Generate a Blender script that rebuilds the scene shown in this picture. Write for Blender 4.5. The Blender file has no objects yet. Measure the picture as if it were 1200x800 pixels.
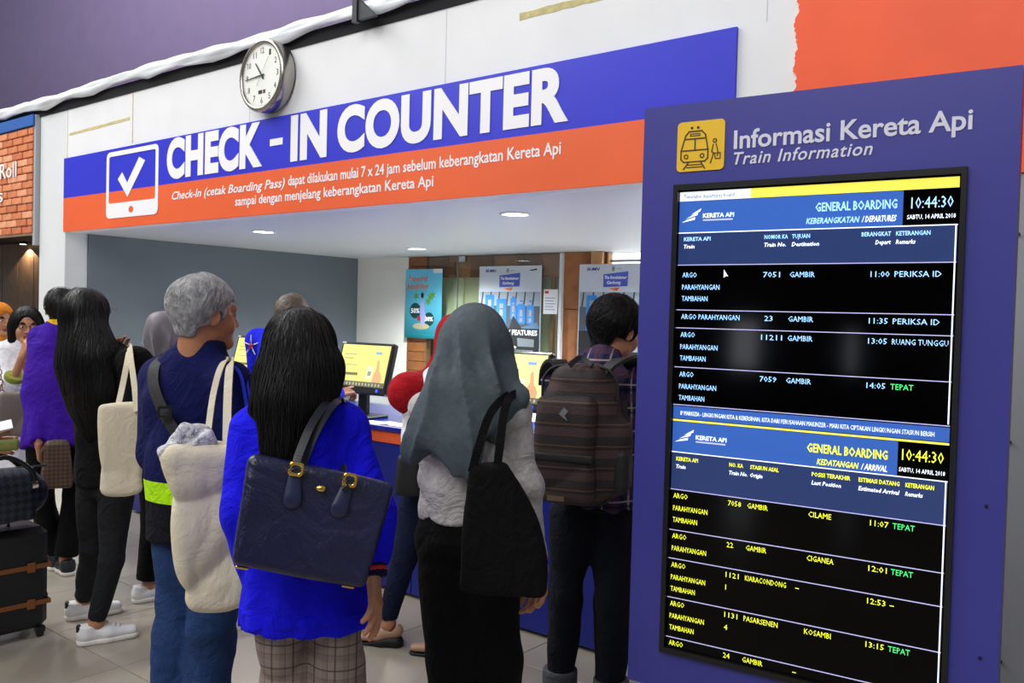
import bpy, math, random
import numpy as np
from mathutils import Vector, Matrix
random.seed(7); RNG = np.random.default_rng(7)
S = bpy.context.scene
COL = S.collection

# ------------------------------------------------------------------ camera
CAM_Z = 1.55; YAW, PITCH, ROLL, FPX = 38.326, 1.519, 1.525, 1028.74
def _basis():
    y, p, r = [math.radians(v) for v in (YAW, PITCH, ROLL)]
    F = np.array([-math.sin(y)*math.cos(p), math.cos(y)*math.cos(p), -math.sin(p)])
    R0 = np.array([math.cos(y), math.sin(y), 0.0]); U0 = np.cross(R0, F)
    return R0*math.cos(r)+U0*math.sin(r), U0*math.cos(r)-R0*math.sin(r), F
CR, CU, CF = _basis()
cd = bpy.data.cameras.new('camera'); cam = bpy.data.objects.new('camera', cd); COL.objects.link(cam)
cd.sensor_width = 36; cd.lens = FPX/1200*36; cd.clip_start = .05; cd.clip_end = 200
cam.matrix_world = Matrix([[CR[0], CU[0], -CF[0], 0], [CR[1], CU[1], -CF[1], 0], [CR[2], CU[2], -CF[2], CAM_Z], [0, 0, 0, 1]])
S.camera = cam

# ------------------------------------------------------------------ world, lamps, exposure
S.view_settings.view_transform = 'Standard'; S.view_settings.look = 'None'
S.view_settings.gamma = 1; S.view_settings.use_curve_mapping = False
S.view_settings.exposure = 0.0
w = bpy.data.worlds.new('hall_daylight'); S.world = w; w.use_nodes = True
bg = w.node_tree.nodes['Background']; bg.inputs[0].default_value = (.86, .93, 1.0, 1); bg.inputs[1].default_value = .30
def area(name, loc, target, size, power, color=(1, 1, 1), sy=None):
    l = bpy.data.lights.new(name, 'AREA'); l.energy = power; l.color = color; l.size = size
    if sy: l.shape = 'RECTANGLE'; l.size_y = sy
    o = bpy.data.objects.new(name, l); COL.objects.link(o); o.location = loc
    o.rotation_euler = (Vector(target)-Vector(loc)).to_track_quat('-Z', 'Y').to_euler()
    return o
area('hall_light_near', (-1.5, -3.5, 7.0), (-3.5, 3.6, 2.0), 5, 400, (1, .98, .95))
area('hall_light_left', (-9.0, -2.0, 7.5), (-7.0, 3.5, 1.6), 5, 350, (1, .98, .95))
area('backdrop_fill', (-15.0, 1.0, 14.0), (-15, 12, 5.0), 9, 2600, (1, .95, .95))  # unseen fill lamp added to brighten the purple backdrop

# ------------------------------------------------------------------ materials
def lin(c):
    if isinstance(c, str): c = tuple(int(c[i:i+2], 16)/255 for i in (0, 2, 4))
    return tuple(((v/12.92) if v <= .04045 else ((v+.055)/1.055)**2.4) for v in c[:3])+(1,)
MATS = {}
def mat(key, color, rough=.6, metal=0, spec=.5, emit=0, noise=0, nscale=8, bump=0, bscale=60, bstretch=(1, 1, 1), trans=0, alpha=1, sheen=0, coat=0, wr=0, wrs=9):
    if key in MATS: return MATS[key]
    m = bpy.data.materials.new(key); m.use_nodes = True; nt = m.node_tree; N = nt.nodes; Lk = nt.links
    b = N['Principled BSDF']; c = lin(color)
    b.inputs['Base Color'].default_value = c; b.inputs['Roughness'].default_value = rough; b.inputs['Metallic'].default_value = metal
    b.inputs['Specular IOR Level'].default_value = spec
    if sheen: b.inputs['Sheen Weight'].default_value = sheen; b.inputs['Sheen Roughness'].default_value = .5
    if coat: b.inputs['Coat Weight'].default_value = coat; b.inputs['Coat Roughness'].default_value = .08
    if trans: b.inputs['Transmission Weight'].default_value = trans
    if alpha < 1: b.inputs['Alpha'].default_value = alpha
    if emit:
        b.inputs['Emission Color'].default_value = c; b.inputs['Emission Strength'].default_value = emit
    tc = N.new('ShaderNodeTexCoord')
    if noise:
        n = N.new('ShaderNodeTexNoise'); n.inputs['Scale'].default_value = nscale; n.inputs['Detail'].default_value = 4
        Lk.new(tc.outputs['Object'], n.inputs['Vector'])
        r = N.new('ShaderNodeMapRange'); r.inputs['From Min'].default_value = .3; r.inputs['From Max'].default_value = .7
        r.inputs['To Min'].default_value = 1-noise; r.inputs['To Max'].default_value = 1+noise
        Lk.new(n.outputs['Fac'], r.inputs['Value'])
        mx = N.new('ShaderNodeVectorMath'); mx.operation = 'SCALE'; mx.inputs[0].default_value = c[:3]
        Lk.new(r.outputs[0], mx.inputs['Scale']); Lk.new(mx.outputs[0], b.inputs['Base Color'])
    if bump or wr:
        mp = N.new('ShaderNodeMapping'); mp.inputs['Scale'].default_value = bstretch
        Lk.new(tc.outputs['Object'], mp.inputs['Vector'])
        n2 = N.new('ShaderNodeTexNoise'); n2.inputs['Scale'].default_value = bscale; n2.inputs['Detail'].default_value = 3
        Lk.new(mp.outputs[0], n2.inputs['Vector'])
        bp = N.new('ShaderNodeBump'); bp.inputs['Strength'].default_value = bump; bp.inputs['Distance'].default_value = .01
        Lk.new(n2.outputs['Fac'], bp.inputs['Height']); Lk.new(bp.outputs[0], b.inputs['Normal'])
        if wr:   # broader creases in the cloth
            n3 = N.new('ShaderNodeTexNoise'); n3.inputs['Scale'].default_value = wrs; n3.inputs['Detail'].default_value = 5; n3.inputs['Distortion'].default_value = 1.6; n3.inputs['Roughness'].default_value = .55
            Lk.new(tc.outputs['Object'], n3.inputs['Vector'])
            b3 = N.new('ShaderNodeBump'); b3.inputs['Strength'].default_value = wr; b3.inputs['Distance'].default_value = .06
            Lk.new(n3.outputs['Fac'], b3.inputs['Height']); Lk.new(b3.outputs[0], bp.inputs['Normal'])
    MATS[key] = m; return m

class NT:
    """tiny node expression helper for patterned materials"""
    def __init__(s, m): s.nt = m.node_tree; s.N = s.nt.nodes; s.L = s.nt.links; s.b = s.N['Principled BSDF']
    def coord(s):
        t = s.N.new('ShaderNodeTexCoord'); x = s.N.new('ShaderNodeSeparateXYZ'); s.L.new(t.outputs['Object'], x.inputs[0]); return x.outputs
    def m(s, op, a, b=0.0, c=0.0):
        n = s.N.new('ShaderNodeMath'); n.operation = op
        for i, v in enumerate((a, b, c)):
            if hasattr(v, 'is_linked'): s.L.new(v, n.inputs[i])
            else: n.inputs[i].default_value = v
        return n.outputs[0]
    def stripe(s, v, period, width, off=0.0):
        f = s.m('FRACT', s.m('ADD', s.m('DIVIDE', v, period), off)); return s.m('LESS_THAN', f, width/period)
    def mix(s, fac, a, b):
        n = s.N.new('ShaderNodeMix'); n.data_type = 'RGBA'
        if hasattr(fac, 'is_linked'): s.L.new(fac, n.inputs[0])
        else: n.inputs[0].default_value = fac
        for i, v in ((6, a), (7, b)):
            if hasattr(v, 'is_linked'): s.L.new(v, n.inputs[i])
            else: n.inputs[i].default_value = lin(v)
        return n.outputs[2]
    def noise(s, scale, detail=3):
        t = s.N.new('ShaderNodeTexCoord'); n = s.N.new('ShaderNodeTexNoise'); n.inputs['Scale'].default_value = scale; n.inputs['Detail'].default_value = detail
        s.L.new(t.outputs['Object'], n.inputs['Vector']); return n.outputs['Fac']
    def out(s, c): s.L.new(c, s.b.inputs['Base Color'])

# ------------------------------------------------------------------ mesh helpers
def link(o, parent=None):
    COL.objects.link(o)
    if parent is not None: o.parent = parent
    return o
def mesh_obj(name, V, Fc, m, parent=None, smooth=False, loc=None, rz=0):
    me = bpy.data.meshes.new(name); V = np.asarray(V, dtype=np.float32)
    if isinstance(Fc, np.ndarray):
        nf, k = Fc.shape
        me.vertices.add(len(V)); me.vertices.foreach_set('co', V.ravel())
        me.loops.add(nf*k); me.loops.foreach_set('vertex_index', Fc.astype(np.int32).ravel())
        me.polygons.add(nf); me.polygons.foreach_set('loop_start', np.arange(nf, dtype=np.int32)*k)
        try: me.polygons.foreach_set('loop_total', np.full(nf, k, dtype=np.int32))
        except Exception: pass
        me.update(calc_edges=True); me.validate()
    else:
        me.from_pydata([tuple(map(float, v)) for v in V], [], Fc); me.update()
    if smooth: me.polygons.foreach_set('use_smooth', np.ones(len(me.polygons), dtype=bool))
    if m is not None: me.materials.append(m)
    o = bpy.data.objects.new(name, me); link(o, parent)
    if loc is not None: o.location = loc
    if rz: o.rotation_euler.z = rz
    return o
def empty(name, loc=(0, 0, 0), rz=0):
    o = bpy.data.objects.new(name, None); o.empty_display_size = .1; COL.objects.link(o); o.location = loc; o.rotation_euler.z = rz; return o
def tag(o, label=None, cat=None, group=None, kind=None):
    for k, v in (('label', label), ('category', cat), ('group', group), ('kind', kind)):
        if v: o[k] = v
    return o
class MB:
    """collects simple shapes into one mesh"""
    def __init__(s): s.V = []; s.F = []; s.n = 0
    def add(s, V, F):
        s.V += [tuple(v) for v in V]; s.F += [tuple(i+s.n for i in f) for f in F]; s.n += len(V); return s
    def box(s, lo, hi, bev=0.0, M=None):
        x0, y0, z0 = lo; x1, y1, z1 = hi
        if bev <= 0:
            V = [(x, y, z) for z in (z0, z1) for y in (y0, y1) for x in (x0, x1)]
            F = [(0, 2, 3, 1), (4, 5, 7, 6), (0, 1, 5, 4), (2, 6, 7, 3), (0, 4, 6, 2), (1, 3, 7, 5)]
        else:
            b = bev; V = []; idx = {}
            for cx, sx in ((x0, 1), (x1, -1)):
                for cy, sy in ((y0, 1), (y1, -1)):
                    for cz, sz in ((z0, 1), (z1, -1)):
                        for ax in range(3):
                            p = [cx+sx*b, cy+sy*b, cz+sz*b]; p[ax] = (cx, cy, cz)[ax]
                            idx[(sx, sy, sz, ax)] = len(V); V.append(p)
            F = []
            for ax in range(3):
                o1, o2 = [a for a in range(3) if a != ax]
                for sg in (1, -1):
                    q = []
                    for a, c in ((1, 1), (-1, 1), (-1, -1), (1, -1)):
                        k = [0, 0, 0]; k[ax] = sg; k[o1] = a; k[o2] = c; q.append(idx[(k[0], k[1], k[2], ax)])
                    F.append(q)
                for a in (1, -1):
                    for c in (1, -1):
                        q = []
                        for sg, axx in ((1, o1), (1, o2), (-1, o2), (-1, o1)):
                            k = [0, 0, 0]; k[o1] = a; k[o2] = c; k[ax] = sg; q.append(idx[(k[0], k[1], k[2], axx)])
                        F.append(q)
            for sx in (1, -1):
                for sy in (1, -1):
                    for sz in (1, -1): F.append([idx[(sx, sy, sz, a)] for a in range(3)])
        if M is not None: V = [tuple(M @ Vector(v)) for v in V]
        return s.add(V, F)
    def cyl(s, a, b, r, n=20, r2=None):
        a = Vector(a); b = Vector(b); d = (b-a); q = d.to_track_quat('Z', 'Y').to_matrix(); r2 = r if r2 is None else r2
        V = [tuple(a+q@Vector((r*math.cos(t), r*math.sin(t), 0))) for t in [2*math.pi*i/n for i in range(n)]]
        V += [tuple(b+q@Vector((r2*math.cos(t), r2*math.sin(t), 0))) for t in [2*math.pi*i/n for i in range(n)]]
        F = [(i, (i+1) % n, n+(i+1) % n, n+i) for i in range(n)]+[tuple(range(n))[::-1], tuple(range(n, 2*n))]
        return s.add(V, F)
    def tube(s, pts, r, n=8):
        pts = [Vector(p) for p in pts]; V = []; F = []; up = None
        for i, p in enumerate(pts):
            d = (pts[min(i+1, len(pts)-1)]-pts[max(i-1, 0)]).normalized()
            if up is None: up = d.orthogonal().normalized()
            up = (up-d*up.dot(d)).normalized(); sd = d.cross(up); rr = r[i] if hasattr(r, '__len__') else r
            V += [tuple(p+up*rr*math.cos(2*math.pi*k/n)+sd*rr*math.sin(2*math.pi*k/n)) for k in range(n)]
        for i in range(len(pts)-1):
            F += [(i*n+k, i*n+(k+1) % n, (i+1)*n+(k+1) % n, (i+1)*n+k) for k in range(n)]
        F += [tuple(range(n))[::-1], tuple(range((len(pts)-1)*n, len(pts)*n))]
        return s.add(V, F)
    def prism(s, poly, y0, y1, plane='xz'):
        """outline in x,z extruded along y"""
        n = len(poly); V = [(x, y0, z) for x, z in poly]+[(x, y1, z) for x, z in poly]
        F = [tuple(range(n)), tuple(range(n, 2*n))[::-1]]+[(i, n+i, n+(i+1) % n, (i+1) % n) for i in range(n)]
        return s.add(V, F)
    def build(s, name, m, parent=None, smooth=False, loc=None, rz=0): return mesh_obj(name, s.V, s.F, m, parent, smooth, loc, rz)
def box(name, lo, hi, m, parent=None, bev=0.0): return MB().box(lo, hi, bev).build(name, m, parent)
def rrect(x0, z0, x1, z1, r, n=6):
    P = []
    for cx, cz, a0 in ((x1-r, z0+r, -90), (x1-r, z1-r, 0), (x0+r, z1-r, 90), (x0+r, z0+r, 180)):
        for i in range(n+1):
            a = math.radians(a0+90*i/n); P.append((cx+r*math.cos(a), cz+r*math.sin(a)))
    return P
def ring(mb, outer, inner, y0, y1):
    """frame between two outlines with equal point counts (x,z), y0 front"""
    n = len(outer); V = [(x, y0, z) for x, z in outer]+[(x, y0, z) for x, z in inner]+[(x, y1, z) for x, z in outer]+[(x, y1, z) for x, z in inner]
    F = []
    for i in range(n):
        j = (i+1) % n
        F += [(i, j, n+j, n+i), (2*n+i, 3*n+i, 3*n+j, 2*n+j), (i, 2*n+i, 2*n+j, j), (n+i, n+j, 3*n+j, 3*n+i)]
    return mb.add(V, F)
_cap = {}
def text(name, body, x, z, h, m, parent, y=0.0, w=None, words=False, align='l', bold=0.0, shear=0.0, depth=.002, res=2, spacing=1.0, rise=0.0):
    """lettering standing in the parent's x-z plane; x,z = baseline start, h = capital height, w = fitted width"""
    def raw(t):
        c = bpy.data.curves.new('t', 'FONT'); c.body = t; c.size = 1; c.offset = bold; c.shear = shear; c.resolution_u = res; c.space_character = spacing
        c.fill_mode = 'FRONT'
        o = bpy.data.objects.new('t', c); me = bpy.data.meshes.new_from_object(o)
        V = np.empty(len(me.vertices)*3, dtype=np.float32); me.vertices.foreach_get('co', V)
        F = [tuple(p.vertices) for p in me.polygons]
        bpy.data.objects.remove(o); bpy.data.curves.remove(c); bpy.data.meshes.remove(me)
        return V.reshape(-1, 3), F
    if 'H' not in _cap:
        V, _ = raw('H'); _cap['H'] = float(V[:, 1].max()-V[:, 1].min())
    V, F = raw(body)
    if len(V) == 0: return None
    sc = h/_cap['H']; x0 = V[:, 0].min(); X = (V[:, 0]-x0)*sc; Z = V[:, 1]*sc; W = X.max()
    if w: X = X*(w/W); W = w
    if align == 'r': X = X-W
    if align == 'c': X = X-W/2
    n = len(V); front = np.stack([X+x, np.full(n, y-depth), Z+z+rise*X], 1)
    # fronts only plus side skirt from boundary edges
    back = front.copy(); back[:, 1] = y
    cnt = {}
    for f in F:
        for i in range(len(f)):
            e = (f[i], f[(i+1) % len(f)]); cnt[e] = 1
    sides = [(b, a, a+n, b+n) for (a, b) in cnt if (b, a) not in cnt]
    allF = [tuple(f) for f in F]+sides; AV = np.vstack([front, back])
    if not words: return mesh_obj(name, AV, allF, m, parent)
    iv = sorted((min(AV[i, 0] for i in f), max(AV[i, 0] for i in f)) for f in F); cuts = []; e = iv[0][1]   # one part per word
    for a, b in iv:
        if a-e > h*.26: cuts.append((a+e)/2)
        e = max(e, b)
    for lo_, hi_ in zip([-1e9]+cuts, cuts+[1e9]):
        fs = [f for f in allF if lo_ < sum(AV[i, 0] for i in f)/len(f) <= hi_]
        if not fs: continue
        ids = sorted({i for f in fs for i in f}); mp_ = {v: k for k, v in enumerate(ids)}
        o = mesh_obj(name, AV[ids], [tuple(mp_[i] for i in f) for f in fs], m, parent)
    return o

def at(px, py, t):
    """world point seen at photo pixel (px,py) at forward distance t"""
    d = CR*(px-600)/FPX-CU*(py-400)/FPX+CF; return d*t+np.array([0, 0, CAM_Z])
def on_y(px, py, Y):
    d = CR*(px-600)/FPX-CU*(py-400)/FPX+CF; return d*(Y/d[1])+np.array([0, 0, CAM_Z])
# ================================================================== SETTING
M_tile = mat('glazed_beige_tile', 'a19a8d', rough=.16, noise=.08, nscale=1.5, spec=.5)
M_tileb = mat('glazed_beige_tile_warm', '9b9385', rough=.18, noise=.08, nscale=1.5)
M_grout = mat('grout', '6f6a62', rough=.9)
M_white = mat('white_painted_board', 'e9ebee', rough=.6, noise=.03, nscale=3)
M_cream = mat('cream_wall', 'f7f7ee', rough=.7)
M_grey = mat('grey_painted_wall', '6e7882', rough=.75, noise=.03, nscale=2)
M_soffit = mat('soffit_paint', 'd4dae2', rough=.45)
M_blue = mat('banner_blue', '2a2fd0', rough=.42, noise=.05, nscale=2)
M_orange = mat('banner_orange', 'ee6430', rough=.45, noise=.04, nscale=2)
M_lett = mat('white_vinyl', 'f6f6fa', rough=.5)
M_dark = mat('black_plastic', '0b0b0d', rough=.35)
M_chrome = mat('chrome', 'd8d8da', rough=.12, metal=1)

# floor: base with bevelled tiles
fl = tag(box('floor', (-26, -12, -.06), (12, 26, -.004), M_grout), 'shiny beige tiled station floor', kind='structure')
TS = .60; rz = math.radians(0)
tm = MB().box((-TS/2+.002, -TS/2+.002, -.012), (TS/2-.002, TS/2-.002, 0), .0015)
proto = None; nt_ = 0
for i in range(-15, 2):
    for j in range(0, 16):
        X = i*TS-2.43+.3; Y = j*TS+1.02-.6*1
        d = np.array([X, Y, -CAM_Z]); t = d@CF
        if t < .5: continue
        px = 600+FPX*(d@CR)/t; py = 400-FPX*(d@CU)/t
        if px < -140 or px > 1340 or py < 430 or nt_ > 280: continue
        if Y > 7 or X < -11: continue
        m_ = (M_tile, M_tileb)[(i*7+j*3) % 3 == 0]
        if proto is None: o = tm.build('tile', M_tile, fl); proto = o
        else: o = proto.copy(); COL.objects.link(o); o.parent = fl
        o.location = (X, Y, 0); nt_ += 1
# remaining distant floor: tiles joined into one piece
mb = MB()
for i in range(-38, 15):
    for j in range(-14, 34):
        X = i*TS-2.13; Y = j*TS+.42
        d = np.array([X, Y, -CAM_Z]); t = d@CF
        vis = t >= .5 and not (600+FPX*(d@CR)/t < -140 or 600+FPX*(d@CR)/t > 1340 or 400-FPX*(d@CU)/t < 430) and not (Y > 7 or X < -11) and -15 <= i < 2 and 0 <= j < 16
        if not vis: mb.box((X-TS/2+.002, Y-TS/2+.002, -.012), (X+TS/2-.002, Y+TS/2-.002, 0))
tag(mb.build('outer_tiles', M_tile, fl), kind='stuff')

# kiosk shell
Y0 = 3.60; H0 = 2.20; XL, XR = -7.88, -1.30
g = tag(box('wall_left', (-7.98, 3.81, 0), (-7.86, 7.2, 2.3), M_grey), 'grey side wall inside the check-in alcove', kind='structure')
M_colm = mat('column_paint', 'dfe3e6', rough=.55, noise=.04, nscale=2)
cw = tag(box('trim_1', (-8.38, Y0+.01, 0), (XL, 3.81, 3.30), M_colm, bev=.004), 'white boxed column at the left end of the counter front', kind='structure')
fac = tag(box('wall_front', (XL, Y0+.01, H0), (12, 3.72, 3.31), M_white), 'white fascia wall above the check-in alcove', kind='structure')
cei = tag(box('ceiling', (XL, 3.72, H0), (.5, 7.2, H0+.08), M_soffit), 'pale grey soffit above the counters', kind='structure')
box('roof_slab', (-8.38, 3.72, 3.22), (12, 12, 3.30), M_white, cei)
# right solid wall (behind the board)
M_rw = mat('right_wall_grey', '8d9096', rough=.5, noise=.04, nscale=2)
wr = tag(box('wall_right', (-1.25, Y0+.005, 0), (6, 3.9, 2.12), M_rw), 'grey panelled wall right of the display board', kind='structure')
for sx, sz in ((-.545, 1.15), (-.545, .35), (-.545, 1.9)):
    MB().cyl((sx, Y0+.006, sz), (sx, Y0-.004, sz), .007, 12).build('screw', M_dark, wr)
wi = tag(box('wall_inner_right', (-1.25, 3.9, 0), (-1.1, 7.2, 2.2), M_cream), 'inner right side wall of the alcove', kind='structure')
# painted orange field with a ragged brushed left edge
pts = [(5.9, 2.12), (5.9, 3.312)]
zz = 3.312; k = 0
while zz > 2.13:
    pts.append((-1.383+random.uniform(-.006, .006)+.006*math.sin(zz*40), zz)); zz -= .004+random.random()*.008
pts.append((-1.38, 2.12))
tag(MB().prism(pts, Y0-.004, Y0+.008).build('painted_panel', mat('orange_paint', 'f85a28', rough=.5, noise=.06, nscale=3)),
    'bright orange painted field on the fascia above the display board', 'paint')
# seams and tape on the fascia
M_tape = mat('old_yellow_tape', 'c8bd86', rough=.8, noise=.15, nscale=30)
for nm, a, b, wd in (('masking_tape', (-7.82, 3.045), (-6.80, 3.062), .022), ('masking_tape', (-6.755, 3.25), (-6.755, 2.86), .012), ('masking_tape', (-2.86, 3.115), (-2.30, 3.12), .036), ('masking_tape', (-1.66, 3.13), (-1.50, 3.135), .03)):
    a_, b_ = Vector((a[0], 0, a[1])), Vector((b[0], 0, b[1])); d = (b_-a_).normalized(); n = Vector((-d.z, 0, d.x))*wd/2
    jag = []
    for s_ in range(11): jag.append(a_.lerp(b_, s_/10)+n*(1+random.uniform(-.2, .15)))
    for s_ in range(10, -1, -1): jag.append(a_.lerp(b_, s_/10)-n*(1+random.uniform(-.2, .15)))
    MB().prism([(p.x, p.z) for p in jag], Y0+.008, Y0+.0115).build('masking_tape', M_tape, fac)
box('seam_strip', (-7.86, Y0+.008, 2.835), (-7.852, Y0+.012, 3.28), M_tape, fac)
for sx in (-5.2, -3.38, -1.52): box('board_joint', (sx, Y0+.0085, 2.84), (sx+.004, Y0+.0115, 3.3), mat('joint_grey', 'd0d3d6'), fac)

# trim along the top of the fascia: dark gap, wrinkled white sheeting, bracket
gap = tag(box('trim_2', (-12, Y0+.0, 3.262), (12, Y0+.10, 3.345), mat('gap_black', '15151a', rough=.9)), 'dark gap along the top edge of the white fascia', kind='structure')
V = []; F = []; NX, NA = 520, 11
tri = lambda t: abs((t/math.pi) % 2-1)*2-1
for i in range(NX+1):
    X = -12+i*(14/NX)
    for j in range(NA):
        u = j/(NA-1); a = math.radians(-60+u*200); f = tri(X*5.1+j*.9)*.4+tri(X*11.7-j*1.7)*.35+tri(X*2.3+j*2.1)*.6
        r = .050+.016*f
        V.append((X, Y0-.012-math.cos(a)*r*.8, 3.368+math.sin(a)*r+.012*tri(X*1.9)+(.02*tri(X*7.3) if j == 0 else 0)))
for i in range(NX):
    for j in range(NA-1):
        F.append((i*NA+j, (i+1)*NA+j, (i+1)*NA+j+1, i*NA+j+1))
sh = mesh_obj('plastic_sheeting', V, F, mat('plastic_sheet', 'e4e9ee', rough=.25, spec=.6), None, True)
sm = sh.modifiers.new('t', 'SOLIDIFY'); sm.thickness = .004
tag(sh, 'crumpled white plastic sheeting rolled along the fascia top edge', 'sheeting')
br = MB(); br.prism([(-4.02, 3.28), (-3.84, 3.28), (-3.98, 3.40), (-4.02, 3.40)], Y0-.10, Y0-.075); br.box((-4.03, Y0-.11, 3.27), (-3.99, Y0-.075, 3.43))
tag(br.build('metal_bracket', mat('bracket_grey', '35383c', rough=.5, metal=.5)), 'small dark metal bracket on the fascia top edge', 'bracket')

# upper hall: purple fabric backdrop and beige panel
M_purple = mat('purple_drape', '72668a', rough=.85, noise=.04, nscale=2)
V = []; F = []; NX = 300
xa, xb = -34.0, -9.6
def bx(i): return xa+(xb-xa)*i/NX
for i in range(NX+1):
    X = bx(i); fold = 0
    if X > -12.6: fold = .05*math.sin(X*9)+.03*math.sin(X*23)
    V += [(X, 11.0+fold, 1.5), (X, 11.0+fold, 14)]
for i in range(NX): F.append((2*i, 2*i+2, 2*i+3, 2*i+1))
pw = mesh_obj('wall_far', V, F, M_purple, None, True); tag(pw, 'large purple fabric backdrop above and behind the kiosk', kind='structure')
s_ = pw.modifiers.new('t', 'SOLIDIFY'); s_.thickness = .04
tag(box('wall_far_beige', (-9.9, 11.2, 1.5), (4, 11.3, 14), mat('beige_panel', 'b99c9a', rough=.8)), 'beige pink upper wall beyond the kiosk', kind='structure')
st = MB()
for k in range(60):
    z = 4+k*.12; st.tube([(-11.4, 10.9, z), (-11.25, 10.86, z+.05), (-11.1, 10.9, z+.1)], .018, 6)
tag(st.build('lacing_cord', mat('lacing', '4f4372', rough=.9)), 'corded seam lacing on the purple backdrop', 'cord')

# neighbouring shop on the left
nb = tag(box('wall_shop', (-24, 6.6, 0), (-8.0, 6.7, 3.2), mat('brown_board', '6b5340', rough=.6)), 'brown timber back wall of the neighbouring shop', kind='structure')
M_bp = mat('brown_panel', '6f5844', rough=.45, noise=.2, nscale=5)
for k in range(20): box("panel", (-20.4+k*.62, 6.57, .05), (-20.4+k*.62+.605, 6.6, 2.6), M_bp, nb, bev=.004)
tag(box('ceiling_shop', (-24, 3.62, 2.62), (-8.38, 6.6, 2.7), mat('shop_dark', '1c1a1a', rough=.8)), 'dark ceiling of the neighbouring shop', kind='structure')
tag(box('wall_shop_side', (-8.38, 3.81, 0), (-8.30, 6.6, 2.62), M_bp), 'timber side wall of the neighbouring shop', kind='structure')
bs = empty('brick_sign', (-8.42, Y0-.02, 2.20))
tag(bs, 'brick-faced shop sign with blue top strip and white lettering at left edge', 'sign')
box('backing', (-3.0, 0, 0), (0, .06, .98), mat('mortar', 'dccbb8', rough=.9), bs)
box('blue_strip', (-3.0, -.03, .985), (.02, .05, 1.08), mat('strip_blue', '2f63b0', rough=.4), bs)
Mb = [mat('brick_%d' % i, c, rough=.8, noise=.12, nscale=14) for i, c in enumerate(('d98d62', 'd07c50', 'e2a078', 'c47048'))]
bw, bh = .215, .056; bp = {}
for r_ in range(14):
    for c_ in range(10):
        x1 = -.004-c_*bw-(bw/2 if r_ % 2 else 0)+(bw/2 if (r_ % 2 and False) else 0); x0 = x1-bw+.018; z0 = .012+r_*.069
        if r_ % 2 and c_ == 0:
            hb = MB().box((0, 0, 0), (bw/2-.018, .03, bh), .004).build('brick', Mb[r_ % 4], bs, loc=(-bw/2+.014, -.022, z0))
        k = random.randrange(4)
        if k not in bp: o = MB().box((0, 0, 0), (bw-.018, .03, bh), .004).build('brick', Mb[k], bs); bp[k] = o
        else: o = bp[k].copy(); COL.objects.link(o); o.parent = bs
        o.location = (x0, -.020-random.random()*.006, z0)
text('lettering', 'Roll', -.31, .545, .14, M_lett, bs, y=-.03, align='r', bold=0.0, depth=.004, w=.36)
text('lettering', 's', -.605, .325, .135, M_lett, bs, y=-.03, align='r', depth=.004, w=.10)
tag(box('trim_3', (-8.43, Y0-.03, 2.1), (-8.385, Y0+.10, 3.28), mat('grey_post', 'a9adb2', rough=.5)), 'thin grey post between the brick sign and the white column', kind='structure')
for px_, py_, Yd, zc in ((22, 297, 4.6, 2.62), (27, 284, 5.3, 2.62)):
    dd = at(px_, py_, 1)-np.array([0, 0, CAM_Z]); t_ = (2.60-CAM_Z)/dd[2]; P = dd*t_
    e = empty('ceiling_spotlight', (P[0], P[1], 2.60)); tag(e, ('small warm spotlight in the dark shop ceiling, nearer one', 'small warm spotlight in the dark shop ceiling, farther one')[Yd > 5], 'light')
    MB().cyl((0, 0, .02), (0, 0, -.03), .06, 20).build('housing', M_dark, e)
    MB().cyl((0, 0, -.03), (0, 0, -.034), .05, 20).build('lens', mat('warm_lamp', 'ffe0a8', emit=7), e)
    l = bpy.data.lights.new('spot', 'SPOT'); l.energy = 45; l.color = (1, .8, .55); l.spot_size = 2.2; lo = bpy.data.objects.new('ceiling_spot_light', l); COL.objects.link(lo); lo.location = (0, 0, -.05); lo.parent = e

# hall wall and lit windows behind the photographer (seen mirrored in the display)
hw = tag(box('wall_hall', (-16, -9.2, 0), (12, -9, 4.2), mat('hall_wall_grey', '4a4a50', rough=.8)), 'dim hall wall behind the photographer', kind='structure')
for x0_, x1_, z0_, z1_ in ((-3.55, -3.2, .9, 1.6), (-.15, .45, .6, 1.7), (-1.9, -1.8, 0.9, 1.5)): box('lit_window', (x0_, -9, z0_), (x1_, -8.97, z1_), mat('lit_window_glow', 'eaf2ff', emit=7), hw)
# banner
ban = empty('banner', (XL, Y0, H0)); tag(ban, 'long blue and orange check-in counter banner with white lettering', 'banner')
BW = 6.235
mb = MB().box((0, -.008, .292), (BW, .008, .638)); mb.build('blue_field', M_blue, ban)
mb = MB().box((0, -.008, 0), (BW, .008, .292)); mb.build('orange_field', M_orange, ban)
tx = XL
ZB = .345
text('lettering', 'CHECK', -6.205-tx, ZB, .262, M_lett, ban, y=-.008, w=1.185, bold=.052, spacing=1.05, res=6, depth=.004)
box('lettering_dash', (-4.935-tx, -.012, .45), (-4.80-tx, -.008, .495), M_lett, ban)
text('lettering', 'IN', -4.715-tx, ZB+.002, .258, M_lett, ban, y=-.008, w=.36, bold=.052, spacing=1.05, res=6, depth=.004)
text('lettering', 'COUNTER', -4.255-tx, ZB+.006, .25, M_lett, ban, y=-.008, w=1.735, bold=.046, spacing=1.05, res=6, depth=.004)
text('small_lettering', words=True, body='Check-In (cetak Boarding Pass)', x=-6.13-tx, z=.170, h=.058, m=M_lett, parent=ban, y=-.008, w=1.36, bold=.012, shear=.25, depth=.002)
text('small_lettering', words=True, body='dapat dilakukan mulai 7 x 24 jam sebelum keberangkatan Kereta Api', x=-4.735-tx, z=.176, h=.062, m=M_lett, parent=ban, y=-.008, w=2.175, bold=.012, depth=.002)
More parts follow.
